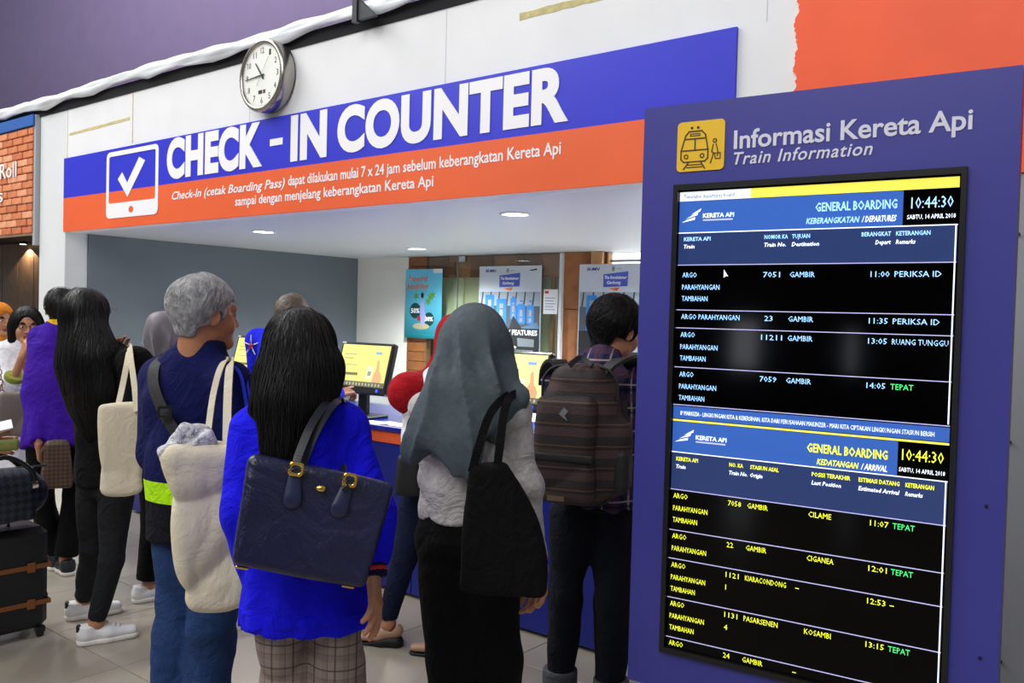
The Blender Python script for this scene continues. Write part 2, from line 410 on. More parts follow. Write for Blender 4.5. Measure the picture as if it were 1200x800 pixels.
text('small_lettering', words=True, body='sampai dengan menjelang keberangkatan Kereta Api', x=-5.32-tx, z=.078, h=.06, m=M_lett, parent=ban, y=-.008, w=1.89, bold=.012, depth=.002)
# tablet icon with tick
ic = MB(); o_ = rrect(.76, .075, 1.555, .612, .05); i_ = rrect(.80, .195, 1.515, .575, .02)
ring(ic, o_, i_, -.012, -.008); ic.build('tablet_icon', M_lett, ban)
MB().prism([(1.158+.035*math.cos(a*math.pi/8), .133+.026*math.sin(a*math.pi/8)) for a in range(16)], -.0135, -.012).build('home_button', M_orange, ban)
MB().prism([(.945, .385), (1.01, .435), (1.09, .345), (1.27, .535), (1.36, .50), (1.10, .235)], -.012, -.008).build('tick_mark', M_lett, ban)

# clock
ck = empty('wall_clock', (-4.93, Y0, 3.10)); tag(ck, 'round chrome-rimmed wall clock with white dial above the banner', 'clock')
R_ = .235
prof = [(0, 0), (R_, 0), (R_+.004, -.02), (R_+.004, -.085), (R_-.004, -.10), (R_-.022, -.104), (R_-.03, -.092), (R_-.03, -.085)]
V = []; F = []; n = 64
for r_, y_ in prof[1:]:
    V += [(r_*math.cos(2*math.pi*k/n), y_, r_*math.sin(2*math.pi*k/n)) for k in range(n)]
for j in range(len(prof)-2):
    F += [(j*n+k, j*n+(k+1) % n, (j+1)*n+(k+1) % n, (j+1)*n+k) for k in range(n)]
F.append(tuple(range(n)))
mesh_obj('case', V, F, mat('clock_metal', 'a8a39c', rough=.22, metal=.9), ck, True)
MB().cyl((0, -.08, 0), (0, -.0865, 0), R_-.028, 64).build('dial', mat('dial_white', 'eef1ec', rough=.5), ck)
M_ink = mat('ink_black', '17171a', rough=.5)
for k in range(1, 13):
    a = math.radians(90-30*k); rr = .163
    text('numeral', str(k), rr*math.cos(a), rr*math.sin(a)-.019, .038, M_ink, ck, y=-.0865, align='c', depth=.001, w=.036 if k > 9 else .021)
tk = MB()
for k in range(60):
    a = math.radians(6*k); l_ = .012 if k % 5 == 0 else .006
    tk.add([((r_)*math.cos(a)+s__*.0012*math.sin(a), -.0872, r_*math.sin(a)-s__*.0012*math.cos(a)) for r_, s__ in ((.20, -1), (.20, 1), (.20-l_, 1), (.20-l_, -1))], [(0, 1, 2, 3)])
tk.build('minute_marks', M_ink, ck)
def hand_(name, ang, L_, w_, m, y, back=.03):
    a = math.radians(90-ang); dx, dz = math.cos(a), math.sin(a); nx, nz = -dz*w_/2, dx*w_/2
    P = [(-dx*back+nx, -dz*back+nz), (-dx*back-nx, -dz*back-nz), (dx*L_-nx*.5, dz*L_-nz*.5), (dx*L_+nx*.5, dz*L_+nz*.5)]
    MB().prism(P, y, y+.002).build(name, m, ck)
hand_('hour_hand', 322, .11, .014, M_ink, -.092); hand_('minute_hand', 266, .175, .010, M_ink, -.095); hand_('second_hand', 35, .14, .003, mat('pale_green', '9fb8a8'), -.097, .08)
box('calendar_window', (-.035, -.0885, -.118), (.005, -.0865, -.095), M_ink, ck); box('calendar_window', (.015, -.0885, -.118), (.038, -.0885+.002, -.095), mat('date_maroon', '6b3a3a'), ck)

# recessed downlights
M_lamp = mat('lamp_white', 'f4f8ff', emit=9)
for x_, y_, lb in ((-6.03, 4.34, 'recessed round ceiling downlight nearest the grey side wall'), (-6.03, 6.1, 'recessed downlight deep in the alcove above the teal poster'), (-3.4, 4.3, 'recessed round ceiling downlight above the grey-scarfed woman'), (-3.4, 6.1, 'recessed downlight half hidden by the left edge of the display board')):
    e = empty('ceiling_downlight', (x_, y_, H0)); tag(e, lb, 'light', 'alcove downlights')
    t_ = MB(); n = 28
    V = [(r_*math.cos(2*math.pi*k/n), r_*math.sin(2*math.pi*k/n), z_) for r_, z_ in ((.100, 0), (.098, -.008), (.082, -.008), (.080, -.001)) for k in range(n)]
    F = [(j*n+k, (j+1)*n+k, (j+1)*n+(k+1) % n, j*n+(k+1) % n) for j in range(3) for k in range(n)]
    mesh_obj('trim_ring', V, F, mat('ring_white', 'dfe3e8', rough=.3), e, True)
    MB().cyl((0, 0, -.0005), (0, 0, -.006), .080, 28).build('lens', M_lamp, e)
    l = bpy.data.lights.new('downlight', 'SPOT'); l.energy = 330 if y_ > 5 else 170; l.color = (.93, .97, 1); l.spot_size = 2.7; l.spot_blend = .8; l.shadow_soft_size = .07
    lo = bpy.data.objects.new('downlight_lamp', l); COL.objects.link(lo); lo.parent = e; lo.location = (0, 0, -.03)

# ------------------------------------------------------------------ back of the alcove
YB = 7.0
wb = tag(box('wall_back', (XL, YB+.55, 0), (-1.1, YB+.62, 2.25), mat('dim_room', '8f9184', rough=.8)), 'dim office wall behind the glass', kind='structure')
wp = tag(box('white_wall_panel', (-7.86, YB-.02, 0), (-7.02, YB+.06, H0), M_cream, bev=.002), 'plain cream white panel beside the grey side wall', 'panel')
M_wood = mat('timber', '9a6238', rough=.45, noise=.22, nscale=7, bump=.15, bscale=30, bstretch=(1, 1, 12))
M_woodl = mat('timber_light', 'c59560', rough=.45, noise=.12, nscale=7)
M_woodd = mat('timber_dark', '7a4a2a', rough=.45, noise=.22, nscale=7)
def plank_post(x0, x1, label, m, z0=0.0, z1=H0, hgt=.105, d=.08):
    p = empty('timber_post', ((x0+x1)/2, YB, z0)); tag(p, label, 'post'); w_ = (x1-x0)/2; n_ = int(round((z1-z0)/hgt)); hh = (z1-z0)/n_
    box('core', (-w_+.01, -.01, 0), (w_-.01, d, z1-z0), M_woodd, p)
    pm = MB().box((-w_, -.03, .003), (w_, .0, hh-.003), .003); o = pm.build('plank', m, p)
    for k in range(1, n_):
        q = o.copy(); COL.objects.link(q); q.parent = p; q.location.z = k*hh
plank_post(-7.01, -6.73, 'brown timber post of stacked planks behind the teal holiday poster', M_wood)
plank_post(-4.90, -4.60, 'brown timber post right of the glass door beside the white frame', M_wood, hgt=.55)
plank_post(-4.59, -4.46, 'pale timber strip under the soffit beside the bright window', M_woodl, hgt=.3)
hd = empty('timber_lintel', (-5.8, YB, 1.97)); tag(hd, 'brown timber lintel boards across the top of the office glazing', 'beam')
for k in range(6): box('board', (-.925+k*.31, -.005, 0), (-.925+k*.31+.305, .06, .225), M_wood if k % 2 else M_woodd, hd, bev=.003)
box('vent_block', (-.14-.52, -.03, .02), (-.52, .0, .16), M_woodd, hd)
gw = empty('office_glazing', (-5.8, YB-.055, 0)); tag(gw, 'glass office partition with thin frames behind the counters', 'partition')
M_glass = bpy.data.materials.new('clear_glass'); M_glass.use_nodes = True; T = NT(M_glass)
_o = T.N['Material Output']; _t = T.N.new('ShaderNodeBsdfTransparent'); _t.inputs[0].default_value = (.93, .97, .95, 1); _g = T.N.new('ShaderNodeBsdfGlossy'); _g.inputs['Roughness'].default_value = .01
_w = T.N.new('ShaderNodeLayerWeight'); _f = T.m('MULTIPLY_ADD', T.m('POWER', _w.outputs['Facing'], 4.0), .6, .05); _m = T.N.new('ShaderNodeMixShader'); T.L.new(_f, _m.inputs[0]); T.L.new(_t.outputs[0], _m.inputs[1]); T.L.new(_g.outputs[0], _m.inputs[2]); T.L.new(_m.outputs[0], _o.inputs[0])
box('glass_pane', (-.93, -.004, .95), (-.45, .004, 2.19), M_glass, gw); box('glass_pane', (-.44, -.004, .95), (.90, .004, 2.19), M_glass, gw)
box('joint', (-.449, -.007, .95), (-.441, .007, 2.19), mat('joint_dark', '6d766e'), gw)
box('patch_fitting', (-.42, -.02, 2.13), (-.33, .012, 2.19), M_chrome, gw)
box('frame_post', (.885, -.02, .9), (.915, .02, 2.19), mat('white_alu', 'e6e8ea', rough=.35), gw)
box('curtain', (-.93, .16, .3), (.9, .19, 2.0), mat('khaki_blind', 'c8c9a4', rough=.8), gw)
for xx in (-.62, -.2, .62): box('blind_strip', (xx, .14, .3), (xx+.14, .16, 2.0), mat('pale_blind', 'cfd2b4', rough=.8), gw)
box('inner_frame', (.70, .10, .3), (.74, .15, 1.97), M_woodl, gw)
bw_ = tag(box('window_1', (-4.455, YB+.12, .9), (-2.6, YB+.15, 2.19), mat('bright_window', 'ffffff', emit=1.5)), 'bright window behind the right poster', kind='structure')
box('window_bar', (-4.455, YB+.08, 2.105), (-2.6, YB+.12, 2.125), mat('bar_grey', '7d8784'), bw_)
box('window_frame', (-4.46, YB+.05, .9), (-4.44, YB+.13, 2.19), M_woodl, bw_); box('window_frame', (-3.98, YB+.05, .9), (-3.90, YB+.13, 2.19), M_wood, bw_)
tag(box('wall_low', (-4.455, YB+.0, 0), (-1.25, YB+.1, 1.0), M_cream), 'low cream wall under the bright window', kind='structure')
lw = tag(box('wall_low_left', (-6.73, YB+.0, 0), (-4.9, YB+.1, .95), M_cream), 'low cream wall under the office glass', kind='structure')

# posters -----------------------------------------------------------
def flat(name, x0, z0, x1, z1, m, par, y, d=.0012): return box(name, (x0, y-d, z0), (x1, y, z1), m, par)
def poly(name, P, m, par, y, d=.0012): return MB().prism(P, y-d, y).build(name, m, par)
def circ(cx, cz, r, rz_=None, n=24): return [(cx+r*math.cos(2*math.pi*k/n), cz+(rz_ or r)*math.sin(2*math.pi*k/n)) for k in range(n)]
p1 = empty('travel_poster', (-7.00, YB-.075, 1.305)); tag(p1, 'teal holiday travel poster hanging on the timber post', 'poster')
m = mat('poster_teal', '35b3d8', rough=.4); T = NT(m); xyz = T.coord()
T.out(T.mix(T.m('SMOOTH_MIN', T.m('MULTIPLY', xyz[2], 1.6), 1.0, .1), '0f6a74', '6fd0f0'))
box('sheet', (0, -.002, 0), (.55, .003, .755), m, p1)
text('lettering', 'Traveling', .04, .62, .055, mat('poster_orange', 'e8722c'), p1, y=-.002, w=.30, bold=.01, shear=.2, rise=.05)
text('lettering', 'Holiday', .03, .53, .06, mat('poster_orange', 'e8722c'), p1, y=-.002, w=.33, bold=.01, shear=.2, rise=.05)
flat('white_tab', .42, .71, .55, .755, M_lett, p1, -.002)
for (cx, cz, r_) in ((.16, .30, .085), (.37, .21, .075)): poly('price_disc', circ(cx, cz, r_), mat('disc_green', '0d3f3a'), p1, -.002)
text('lettering', '50%', .095, .275, .05, M_lett, p1, y=-.0034, w=.13, bold=.02); text('lettering', '30%', .31, .19, .045, M_lett, p1, y=-.0034, w=.12, bold=.02)
for k, (cx, cz) in enumerate(((.17, .46), (.38, .45), (.35, .40), (.42, .47))): poly('palm_leaves', [(cx+(.06 if a % 2 else .02)*math.cos(a*.52), cz+(.055 if a % 2 else .02)*math.sin(a*.52)) for a in range(12)], mat('palm_green', '5f9a3c' if k != 2 else '5f9a3c'), p1, -.002-.0002*k)
poly('figure_dress', [(.24, .42), (.29, .42), (.30, .30), (.33, .22), (.29, .14), (.25, .14), (.23, .30)], mat('dress_lilac', '9aa2d8'), p1, -.0028)
poly('figure_hair', circ(.262, .47, .022, .032), M_ink, p1, -.003); flat('figure_bag', .19, .19, .24, .24, mat('bag_red', 'a5253a'), p1, -.0028)
poly('sand_disc', circ(.25, .13, .125, .035), mat('sand', 'a8a07c'), p1, -.0024)
flat('dark_teal_strip', .03, .03, .52, .05, mat('teal_dk', '1b7f84'), p1, -.002)  # darker teal strip printed near the lower edge

def seat_poster(loc, label, cut=None):
    p = empty('feature_poster', loc); tag(p, label, 'poster')
    box('sheet', (0, -.002, 0), (.80, .003, .86), mat('poster_pale', 'c9d2dc', rough=.45), p)
    flat('photo_area', .012, .0, .79, .60, mat('poster_grey', '4b5661'), p, -.002)
    flat('ceiling_area', .012, .46, .79, .60, mat('poster_lightgrey', '9eabb6'), p, -.003)
    for k in range(7): poly('luggage_rail', [(.03+k*.11, .46), (.05+k*.11, .60), (.065+k*.11, .60), (.05+k*.11, .46)], mat('rail_dark', '36404a'), p, -.0034)
    blue = mat('seat_blue', '2f86d6'); tan = mat('seat_tan', 'a9a49a')
    for x0, w_, z0, z1 in ((.09, .12, .22, .57), (.24, .13, .20, .53), (.42, .08, .32, .54), (.51, .10, .28, .48), (.63, .09, .28, .47)):
        poly('seat_back', rrect(x0, z0, x0+w_, z1, .02, 3), blue, p, -.004)
        flat('seat_panel', x0+w_*.32, z0+.02, x0+w_*.68, z1-.05, tan, p, -.0052); 
        for q in range(3): flat('seat_weave', x0+w_*.3, z0+.06+q*.08, x0+w_*.7, z0+.075+q*.08, blue, p, -.0056)
    poly('seat_base', [(.55, .24), (.76, .30), (.79, .24), (.70, .20)], mat('seat_slate', '5d7f9c'), p, -.0054)
    poly('figure_leg', [(.40, .20), (.46, .36), (.52, .30), (.60, .20)], mat('leg_dark', '22272d'), p, -.0056)
    flat('dark_band', .012, .0, .79, .235, mat('poster_night', '15191d'), p, -.0058)
    text('lettering', 'NEW FEATURES', .27, .17, .048, M_lett, p, y=-.0070, w=.50, bold=.03)
    poly('tray_photo', [(.52, .14), (.73, .13), (.73, .055), (.53, .055)], mat('tray_grey', '7d868c'), p, -.0070)
    poly('strap_photo', [(.28, .14), (.33, .13), (.50, .02), (.45, .02)], mat('strap_blue', '2b5d86'), p, -.0070)
    poly('shoe_photo', [(.42, .08), (.52, .05), (.50, .03), (.43, .05)], tan, p, -.0074)
    text('lettering', 'fasilitas kereta terbaru kelas ekonomi', .36, .012, .014, mat('poster_silver', 'b8bcc0'), p, y=-.0070, w=.36)
    poly('title_plate', [(.27, .645), (.53, .655), (.535, .79), (.45, .782), (.27, .765)], mat('title_blue', '4a5fc0'), p, -.002)
    text('lettering', 'The Revolutioner', .285, .722, .028, M_lett, p, y=-.0034, w=.235, bold=.02, shear=.2); text('lettering', 'Gerbong', .31, .675, .028, M_lett, p, y=-.0034, w=.15, bold=.02, shear=.2)
    poly('orange_flash', [(.33, .63), (.45, .645), (.42, .61)], mat('flash_orange', 'e8742c'), p, -.002)
    text('lettering', 'BUMN', .085, .80, .028, mat('logo_navy', '2a3a86'), p, y=-.002, w=.14, bold=.02, shear=.2); poly('emblem', circ(.375, .815, .016, .024), mat('emblem_grey', '8c8f7c'), p, -.002)
    flat('emblem_rule', .41, .812, .46, .818, mat('emblem_grey', '8c8f7c'), p, -.002); poly('logo_mark', [(.64, .815), (.74, .83), (.745, .815), (.68, .808)], M_ink, p, -.002)
    return p
seat_poster((-5.925, YB-.075, 1.215), 'train seat poster reading NEW FEATURES on the glass partition, the left of two')
seat_poster((-4.68, YB-.075, 1.215), 'train seat poster partly hidden behind the head of the man with the backpack')
np_ = empty('paper_notice', (-5.10, YB-.068, 1.60)); tag(np_, 'small white paper notice taped to the glass between posters', 'notice')
box('sheet', (0, -.001, 0), (.17, .001, .24), M_lett, np_); flat('red_heading', .015, .20, .06, .225, mat('heading_red', 'cc3344'), np_, -.001)
for k in range(5): flat('printed_line', .02, .04+k*.028, .14-.02*(k % 2), .048+k*.028, mat('print_grey', '9fb0c0'), np_, -.001)

# ------------------------------------------------------------------ counter
ct = empty('check_in_counter', (-3.9, 3.43, 0)); tag(ct, 'long dark blue service counter with an orange strip under its glossy top', 'counter')
M_cb = mat('counter_blue', '16227e', rough=.35, noise=.03, nscale=2); M_ct = mat('counter_top_blue', '1a2a96', rough=.08, coat=.2)
box('plinth', (-2.5, .05, 0), (2.55, .75, .075), mat('plinth_pale', 'b9b6b0', rough=.5), ct)
for k in range(5): box('front_panel', (-2.5+k*1.01, 0.0, .02), (-2.5+k*1.01+1.004, .03, .83), M_cb, ct, bev=.002)
box('body', (-2.5, .032, .075), (2.55, .78, .83), M_cb, ct)
box('accent_strip', (-2.5, -.006, .832), (2.55, .03, .898), M_orange, ct, bev=.003)
box('countertop', (-2.52, -.02, .90), (2.57, .80, .93), M_ct, ct, bev=.004)
lwp = tag(box('desk_screen', (-6.2, 5.55, 0), (-4.9, 5.60, .99), mat('partition_pale', 'c9cdc8', rough=.6), bev=.004), 'low pale partition standing behind the counter', 'partition')

def screen_mon(loc, rz_, label, lit='d6d27c', e_=.62):
    o = empty('touch_monitor', loc, rz_); tag(o, label, 'monitor', 'check-in touch monitors')
    b = MB(); b.box((-.13, -.10, 0), (.13, .10, .014), .005); b.build('base', M_dark, o)
    b = MB(); b.box((-.035, -.0, .01), (.035, .035, .20), .004); b.build('stand', M_dark, o)
    T_ = Matrix.Translation((0, .0, .30)) @ Matrix.Rotation(math.radians(-15), 4, 'X')
    def bb(name, lo, hi, m_, bev=0): return MB().box(lo, hi, bev, T_).build(name, m_, o)
    bb('housing', (-.225, 0, -.16), (.225, .045, .155), M_dark, .010)
    dp = bb('display', (-.203, -.002, -.118), (.203, .001, .138), mat('screen_'+lit, lit, rough=.4, spec=.1, emit=e_), 0)
    def pp(name, P, m_, k=0):
        V = [tuple(T_ @ Vector((x, -.0035-k*.0012, z))) for x, z in P]+[tuple(T_ @ Vector((x, -.002, z))) for x, z in P]; n = len(P)
        return mesh_obj(name, V, [tuple(range(n))]+[(i, n+i, n+(i+1) % n, (i+1) % n) for i in range(n)], m_, o)
    R4 = lambda x0, z0, x1, z1: [(x0, z0), (x1, z0), (x1, z1), (x0, z1)]
    pp('taskbar', R4(-.203, -.118, .203, -.088), mat('taskbar_grey', '6f6e58', emit=.25))
    for k in range(14): pp('taskbar_icon', R4(-.19+k*.027, -.112, -.178+k*.027, -.096), mat('icon_pale', 'b9b48c', emit=.4), 1)
    pp('caption', R4(-.17, .075, -.07, .08), mat('caption_grey', 'a8a474', emit=.5)); pp('caption', R4(-.17, .05, -.09, .055), mat('caption_grey', 'a8a474', emit=.5)); pp('caption', R4(-.17, .01, -.05, .014), mat('caption_grey', 'a8a474', emit=.5))
    for k in range(7): pp('keypad', R4(-.14+k*.016, -.052, -.129+k*.016, -.036), mat('key_dark', '4a4a3c', emit=.1))
    pp('blue_tag', R4(.09, .085, .14, .098), mat('tag_blue', '7aa0d8', emit=.6))
    pp('hand_graphic', [(.10, -.088), (.105, -.04), (.12, -.01), (.115, .04), (.13, .05), (.145, -.02), (.16, -.03), (.175, -.06), (.17, -.088)], mat('graphic_skin', 'd8a878', emit=.45))
    pp('phone_graphic', R4(.045, -.07, .095, .005), mat('graphic_pale', 'd8dcb0', emit=.8), 1); pp('code_graphic', R4(.056, -.05, .084, -.022), mat('graphic_grey', '9aa08c', emit=.3), 2)
    bb('brand_sticker', (-.215, -.004, .143), (-.185, 0, .153), mat('sticker_white', 'd8d8e0'), 0)
    bb('power_light', (.15, -.003, -.145), (.165, .0, -.128), mat('led_blue', '2a50ff', emit=1.5), 0)
    return o
screen_mon((-3.99, 3.60, .93), math.radians(2), 'black touch monitor with yellow page being touched by the balding man')
screen_mon((-5.12, 3.62, .93), math.radians(2), 'black touch monitor beside the grey-haired man\'s shoulder, farthest left')
screen_mon((-2.84, 3.60, .93), math.radians(2), 'black touch monitor between the grey scarf and the backpack', 'd4dc9a')
cr = empty('card_printer', (-3.58, 3.66, .93)); tag(cr, 'small black device beside the central monitor on the counter', 'device')
MB().box((-.06, -.06, 0), (.06, .07, .13), .01).build('body', M_dark, cr); box('paper_slot', (-.04, -.062, .09), (.04, -.058, .10), mat('slot', '333338'), cr)
pc = empty('paper_sheet', (-3.86, 3.50, .931)); tag(pc, 'white paper sheets lying on the glossy blue countertop', 'paper')
for k, (a, b_) in enumerate(((.05, -.035), (.16, .01), (.28, -.03))): MB().box((a, b_-.05, k*.001), (a+.17, b_+.05, k*.001+.0008)).build('sheet', M_lett, pc)
cb = MB(); cb.tube([(-3.74+.02*math.sin(k*.5), 3.68+.01*k, .94+.12*math.exp(-((k-3)/3)**2)) for k in range(12)], .004, 6); tag(cb.build('power_cable', M_dark, None, True), 'thin black cable behind the central monitor', 'cable')

# ------------------------------------------------------------------ train information board
bd = empty('information_board', (-1.141, 2.167, 0), math.radians(5.615)); tag(bd, 'tall dark blue train information board with a built-in timetable display', 'board')
M_bd = mat('board_blue', '3a3a94', rough=.42, noise=.03, nscale=3)
fr = MB(); ring(fr, [(-.113, .535), (.802, .535), (.802, 2.145), (-.113, 2.145)], [(-.016, .640), (.700, .640), (.700, 1.925), (-.016, 1.925)], 0, .09); fr.build('panel', M_bd, bd)
box('back_box', (.02, .09, 0), (.70, .20, 2.05), mat('stand_white', 'c6c8cc', rough=.5), bd)
box('foot', (-.09, .03, 0), (.78, .35, .05), mat('stand_white', 'c6c8cc', rough=.5), bd, bev=.004)
bz = MB(); ring(bz, [(-.016, .640), (.700, .640), (.700, 1.925), (-.016, 1.925)], [(-.002, .655), (.688, .655), (.688, 1.910), (-.002, 1.910)], -.012, .05); bz.build('bezel', M_dark, bd)
sc_ = box('screen', (-.002, 0, .655), (.688, .04, 1.910), mat('screen_black', '020203', rough=.08, spec=.16), bd)
def em(c, e=1.0): return mat('pixels_'+c, c, rough=.25, emit=e)
EW, EC, EY, EG = em('e8f0ff', 1.0), em('9fd0ff', 1.0), em('e6ea3c', 1.0), em('49e07a', 1.0)
HB, HB2, NV = em('2f58a8', .75), em('1c2c5c', .8), em('20305c', .8)
def pane(nm, x0, z0, x1, z1, m_, lvl=0): return box(nm, (x0, -.0012*(lvl+1), z0), (x1, -.0012*lvl, z1), m_, sc_)
pane('title_bar', 0, 1.880, .196, 1.905, em('dfe6ee', .9)); pane('yellow_bar', .196, 1.880, .684, 1.905, em('e8dc50', .9))
pane('header_band', 0, 1.795, .565, 1.879, HB); pane('column_band', 0, 1.708, .684, 1.793, NV); pane('lower_ticker', 0, 1.288, .684, 1.322, HB)
pane('header_band', 0, 1.198, .574, 1.280, HB); pane('column_band', 0, 1.094, .684, 1.195, NV); pane('yellow_rule', 0, 1.281, .684, 1.286, em('e8dc50', .9))
for z_ in (1.794, 1.196): pane('rule', 0, z_-.0012, .684, z_+.0012, EW, 1)
for z_ in (1.707, 1.585, 1.536, 1.429, 1.326, 1.093, .981, .902, .794, .684): pane('rule', 0, z_-.001, .684, z_+.001, em('b8b4e8', .7), 1)
for z0, z1 in ((1.33, 1.794), (.66, 1.196)): pane('side_rule', .679, z0, .682, z1, EW, 2)
def tx_(b_, x, z, h, m_, w=None, al='l', bold=.0, sh=0.0):
    text('lettering', b_, x, z-h/2, h, m_, sc_, words=len(b_) > 40, y=-.0024, w=w, align=al, bold=bold, shear=sh, depth=.0008, res=1)
for z_, col in ((1.837, EC), (1.239, EY)):
    MB().add([(.008, -.003, z_-.015), (.045, -.003, z_-.008), (.046, -.003, z_-.001), (.022, -.003, z_-.008)], [(0, 1, 2, 3)]).add([(.02, -.003, z_-.005), (.052, -.003, z_+.004), (.054, -.003, z_+.012), (.03, -.003, z_)], [(0, 1, 2, 3)]).add([(.034, -.003, z_+.005), (.06, -.003, z_+.014), (.062, -.003, z_+.022), (.042, -.003, z_+.010)], [(0, 1, 2, 3)]).build('train_logo', EW, sc_)
    tx_('KERETA API', .068, z_+.002, .011, EW, .085, bold=.02); pane('logo_rule', .068, z_-.012, .15, z_-.008, em('b0b8d0', .8), 1)
tx_('Timetable departures board', .012, 1.892, .010, em('70788c', .5), .14)
tx_('GENERAL BOARDING', .552, 1.848, .021, EC, .19, 'r', .02); tx_('KEBERANGKATAN', .468, 1.814, .014, EC, .128, 'r', .02, .25); tx_('/ DEPARTURES', .552, 1.814, .014, EW, .079, 'r', .02, .25)
tx_('10:44:30', .583, 1.848, .026, EC, .09); tx_('SABTU, 14 APRIL 2018', .575, 1.815, .010, EW, .104, bold=.01)
tx_('GENERAL BOARDING', .552, 1.244, .021, EY, .19, 'r', .02); tx_('KEDATANGAN', .487, 1.211, .014, EY, .10, 'r', .02, .25); tx_('/ ARRIVAL', .552, 1.211, .014, EW, .06, 'r', .02, .25)
tx_('10:44:30', .584, 1.250, .026, EY, .09); tx_('SABTU, 14 APRIL 2018', .578, 1.214, .010, EW, .10, bold=.01)
tx_('IP MARKIZIA - LINGKUNGAN KITA & KEBERSIHAN, KITA DARI PERUSAHAAN MAKINZER - MARI KITA CIPTAKAN LINGKUNGAN STASIUN BERSIH', .022, 1.304, .011, EW, .63)
for x, a, b_ in ((.016, 'KERETA API', 'Train'), (.236, 'NOMOR KA', 'Train No.'), (.306, 'TUJUAN', 'Destination'), (.552, 'KETERANGAN', 'Remarks')):
    tx_(a, x, 1.777, .010, EC, len(a)*.0075, bold=.02); tx_(b_, x, 1.757, .010, EW, len(b_)*.0062, bold=.02, sh=.2)
tx_('BERANGKAT', .541, 1.777, .010, EC, .067, 'r', .02); tx_('Depart', .541, 1.757, .010, EW, .035, 'r', .02, .2)
for x, a, b_ in ((.014, 'KERETA API', 'Train'), (.163, 'NO. KA', 'Train No.'), (.219, 'STASIUN ASAL', 'Origin'), (.376, 'POSISI TERAKHIR', 'Last Position'), (.488, 'ESTIMASI DATANG', 'Estimated Arrival'), (.594, 'KETERANGAN', 'Remarks')):
    tx_(a, x, 1.178, .010, EY, len(a)*.0062, bold=.02); tx_(b_, x, 1.157, .010, EW, len(b_)*.0055, bold=.02, sh=.2)
L1 = [(1.680, 'ARGO', '7051', 'GAMBIR', '11:00', 'PERIKSA ID', EC), (1.567, 'ARGO PARAHYANGAN', '23', 'GAMBIR', '11:35', 'PERIKSA ID', EC), (1.518, 'ARGO', '11211', 'GAMBIR', '13:05', 'RUANG TUNGGU', EC), (1.410, 'ARGO', '7059', 'GAMBIR', '14:05', 'TEPAT', EG)]
wc = .0118
for z_, a, n_, d_, t_, r_, rc in L1:
    tx_(a, .015, z_, .0135, EC, len(a)*wc*.86); tx_(n_, .236 if len(n_) > 2 else .243, z_, .0135, EC, len(n_)*.0108); tx_(d_, .304, z_, .0135, EC, .062); tx_(t_, .498, z_, .0135, EC, .043); tx_(r_, .552, z_, .0135, rc, len(r_)*.0102)
    if z_ != 1.567: tx_('PARAHYANGAN', .015, z_-.033, .0135, EC, .105); tx_('TAMBAHAN', .015, z_-.064, .0135, EC, .073)
L2 = [(1.076, 3, '7058', 'GAMBIR', 'CILAME', '11:07', 'TEPAT'), (.965, 2, '22', 'GAMBIR', 'CIGANEA', '12:01', 'TEPAT'), (.885, 3, '1121', 'KIARACONDONG', '-', '12:53', '-'), (.778, 3, '1131', 'PASARSENEN', 'KOSAMBI', '13:15', 'TEPAT'), (.669, 1, '24', 'GAMBIR', '-', '', '')]
for z_, nl, n_, d_, p_, t_, r_ in L2:
    tx_('ARGO', .009, z_, .0135, EY, .041)
    if nl > 1: tx_('PARAHYANGAN', .009, z_-.034, .0135, EY, .098)
    if nl > 2: tx_('TAMBAHAN', .009, z_-.066, .0135, EY, .07)
    tx_(n_, .163, z_, .0135, EY, len(n_)*.0088); 
    if n_ == '1121': tx_('1', .163, z_-.034, .0135, EY)
    if n_ == '1131': tx_('4', .163, z_-.034, .0135, EY)
    tx_(d_, .215, z_, .0135, EY, len(d_)*.0089); tx_(p_, .371 if len(p_) > 1 else .345, z_, .0135, EY, len(p_)*.0093)
    if t_: tx_(t_, .518, z_, .0135, EY, .042); tx_(r_, .569, z_, .0135, EG if len(r_) > 1 else EY, len(r_)*.0098)
MB().add([(.131, -.0036, 1.694), (.131, -.0036, 1.672), (.137, -.0036, 1.677), (.143, -.0036, 1.676)], [(0, 1, 2, 3)]).build('mouse_pointer', EW, sc_)
M_bl = mat('board_lettering', 'dcdcec', rough=.5)
text('lettering', 'Informasi Kereta Api', .146, 2.012, .046, M_bl, bd, y=0, w=.56, bold=.018, res=4); text('lettering', 'Train Information', .147, 1.970, .031, M_bl, bd, y=0, w=.345, bold=.012, shear=.25, res=4, spacing=1.1)
MB().prism(rrect(-.012, 1.960, .121, 2.094, .012), -.003, 0).build('pictogram_plate', mat('sign_yellow', 'f0c020', rough=.45), bd)
pm = MB(); yb = -.0042
def stroke(P, w_=.0035):
    for a, b_ in zip(P[:-1], P[1:]):
        a = Vector((a[0], 0, a[1])); b_ = Vector((b_[0], 0, b_[1])); d = (b_-a).normalized(); n_ = Vector((-d.z, 0, d.x))*w_/2; e_ = d*w_*.4
        pm.prism([tuple(v)[::2] for v in (a-n_-e_, b_-n_+e_, b_+n_+e_, a+n_-e_)], yb, -.003)
def sp(P): return [(-.012+x*.133, 1.960+z*.134) for x, z in P]
stroke(sp([(.25, .80), (.18, .72), (.09, .42), (.09, .25), (.15, .19), (.60, .19), (.66, .25), (.66, .42), (.60, .72), (.52, .80), (.25, .80)]))
stroke(sp([(.17, .65), (.61, .65)])); stroke(sp([(.11, .42), (.65, .42)])); stroke(sp([(.385, .65), (.385, .42)])); stroke(sp([(.28, .71), (.48, .71), (.48, .75), (.28, .75), (.28, .71)]), .0022)
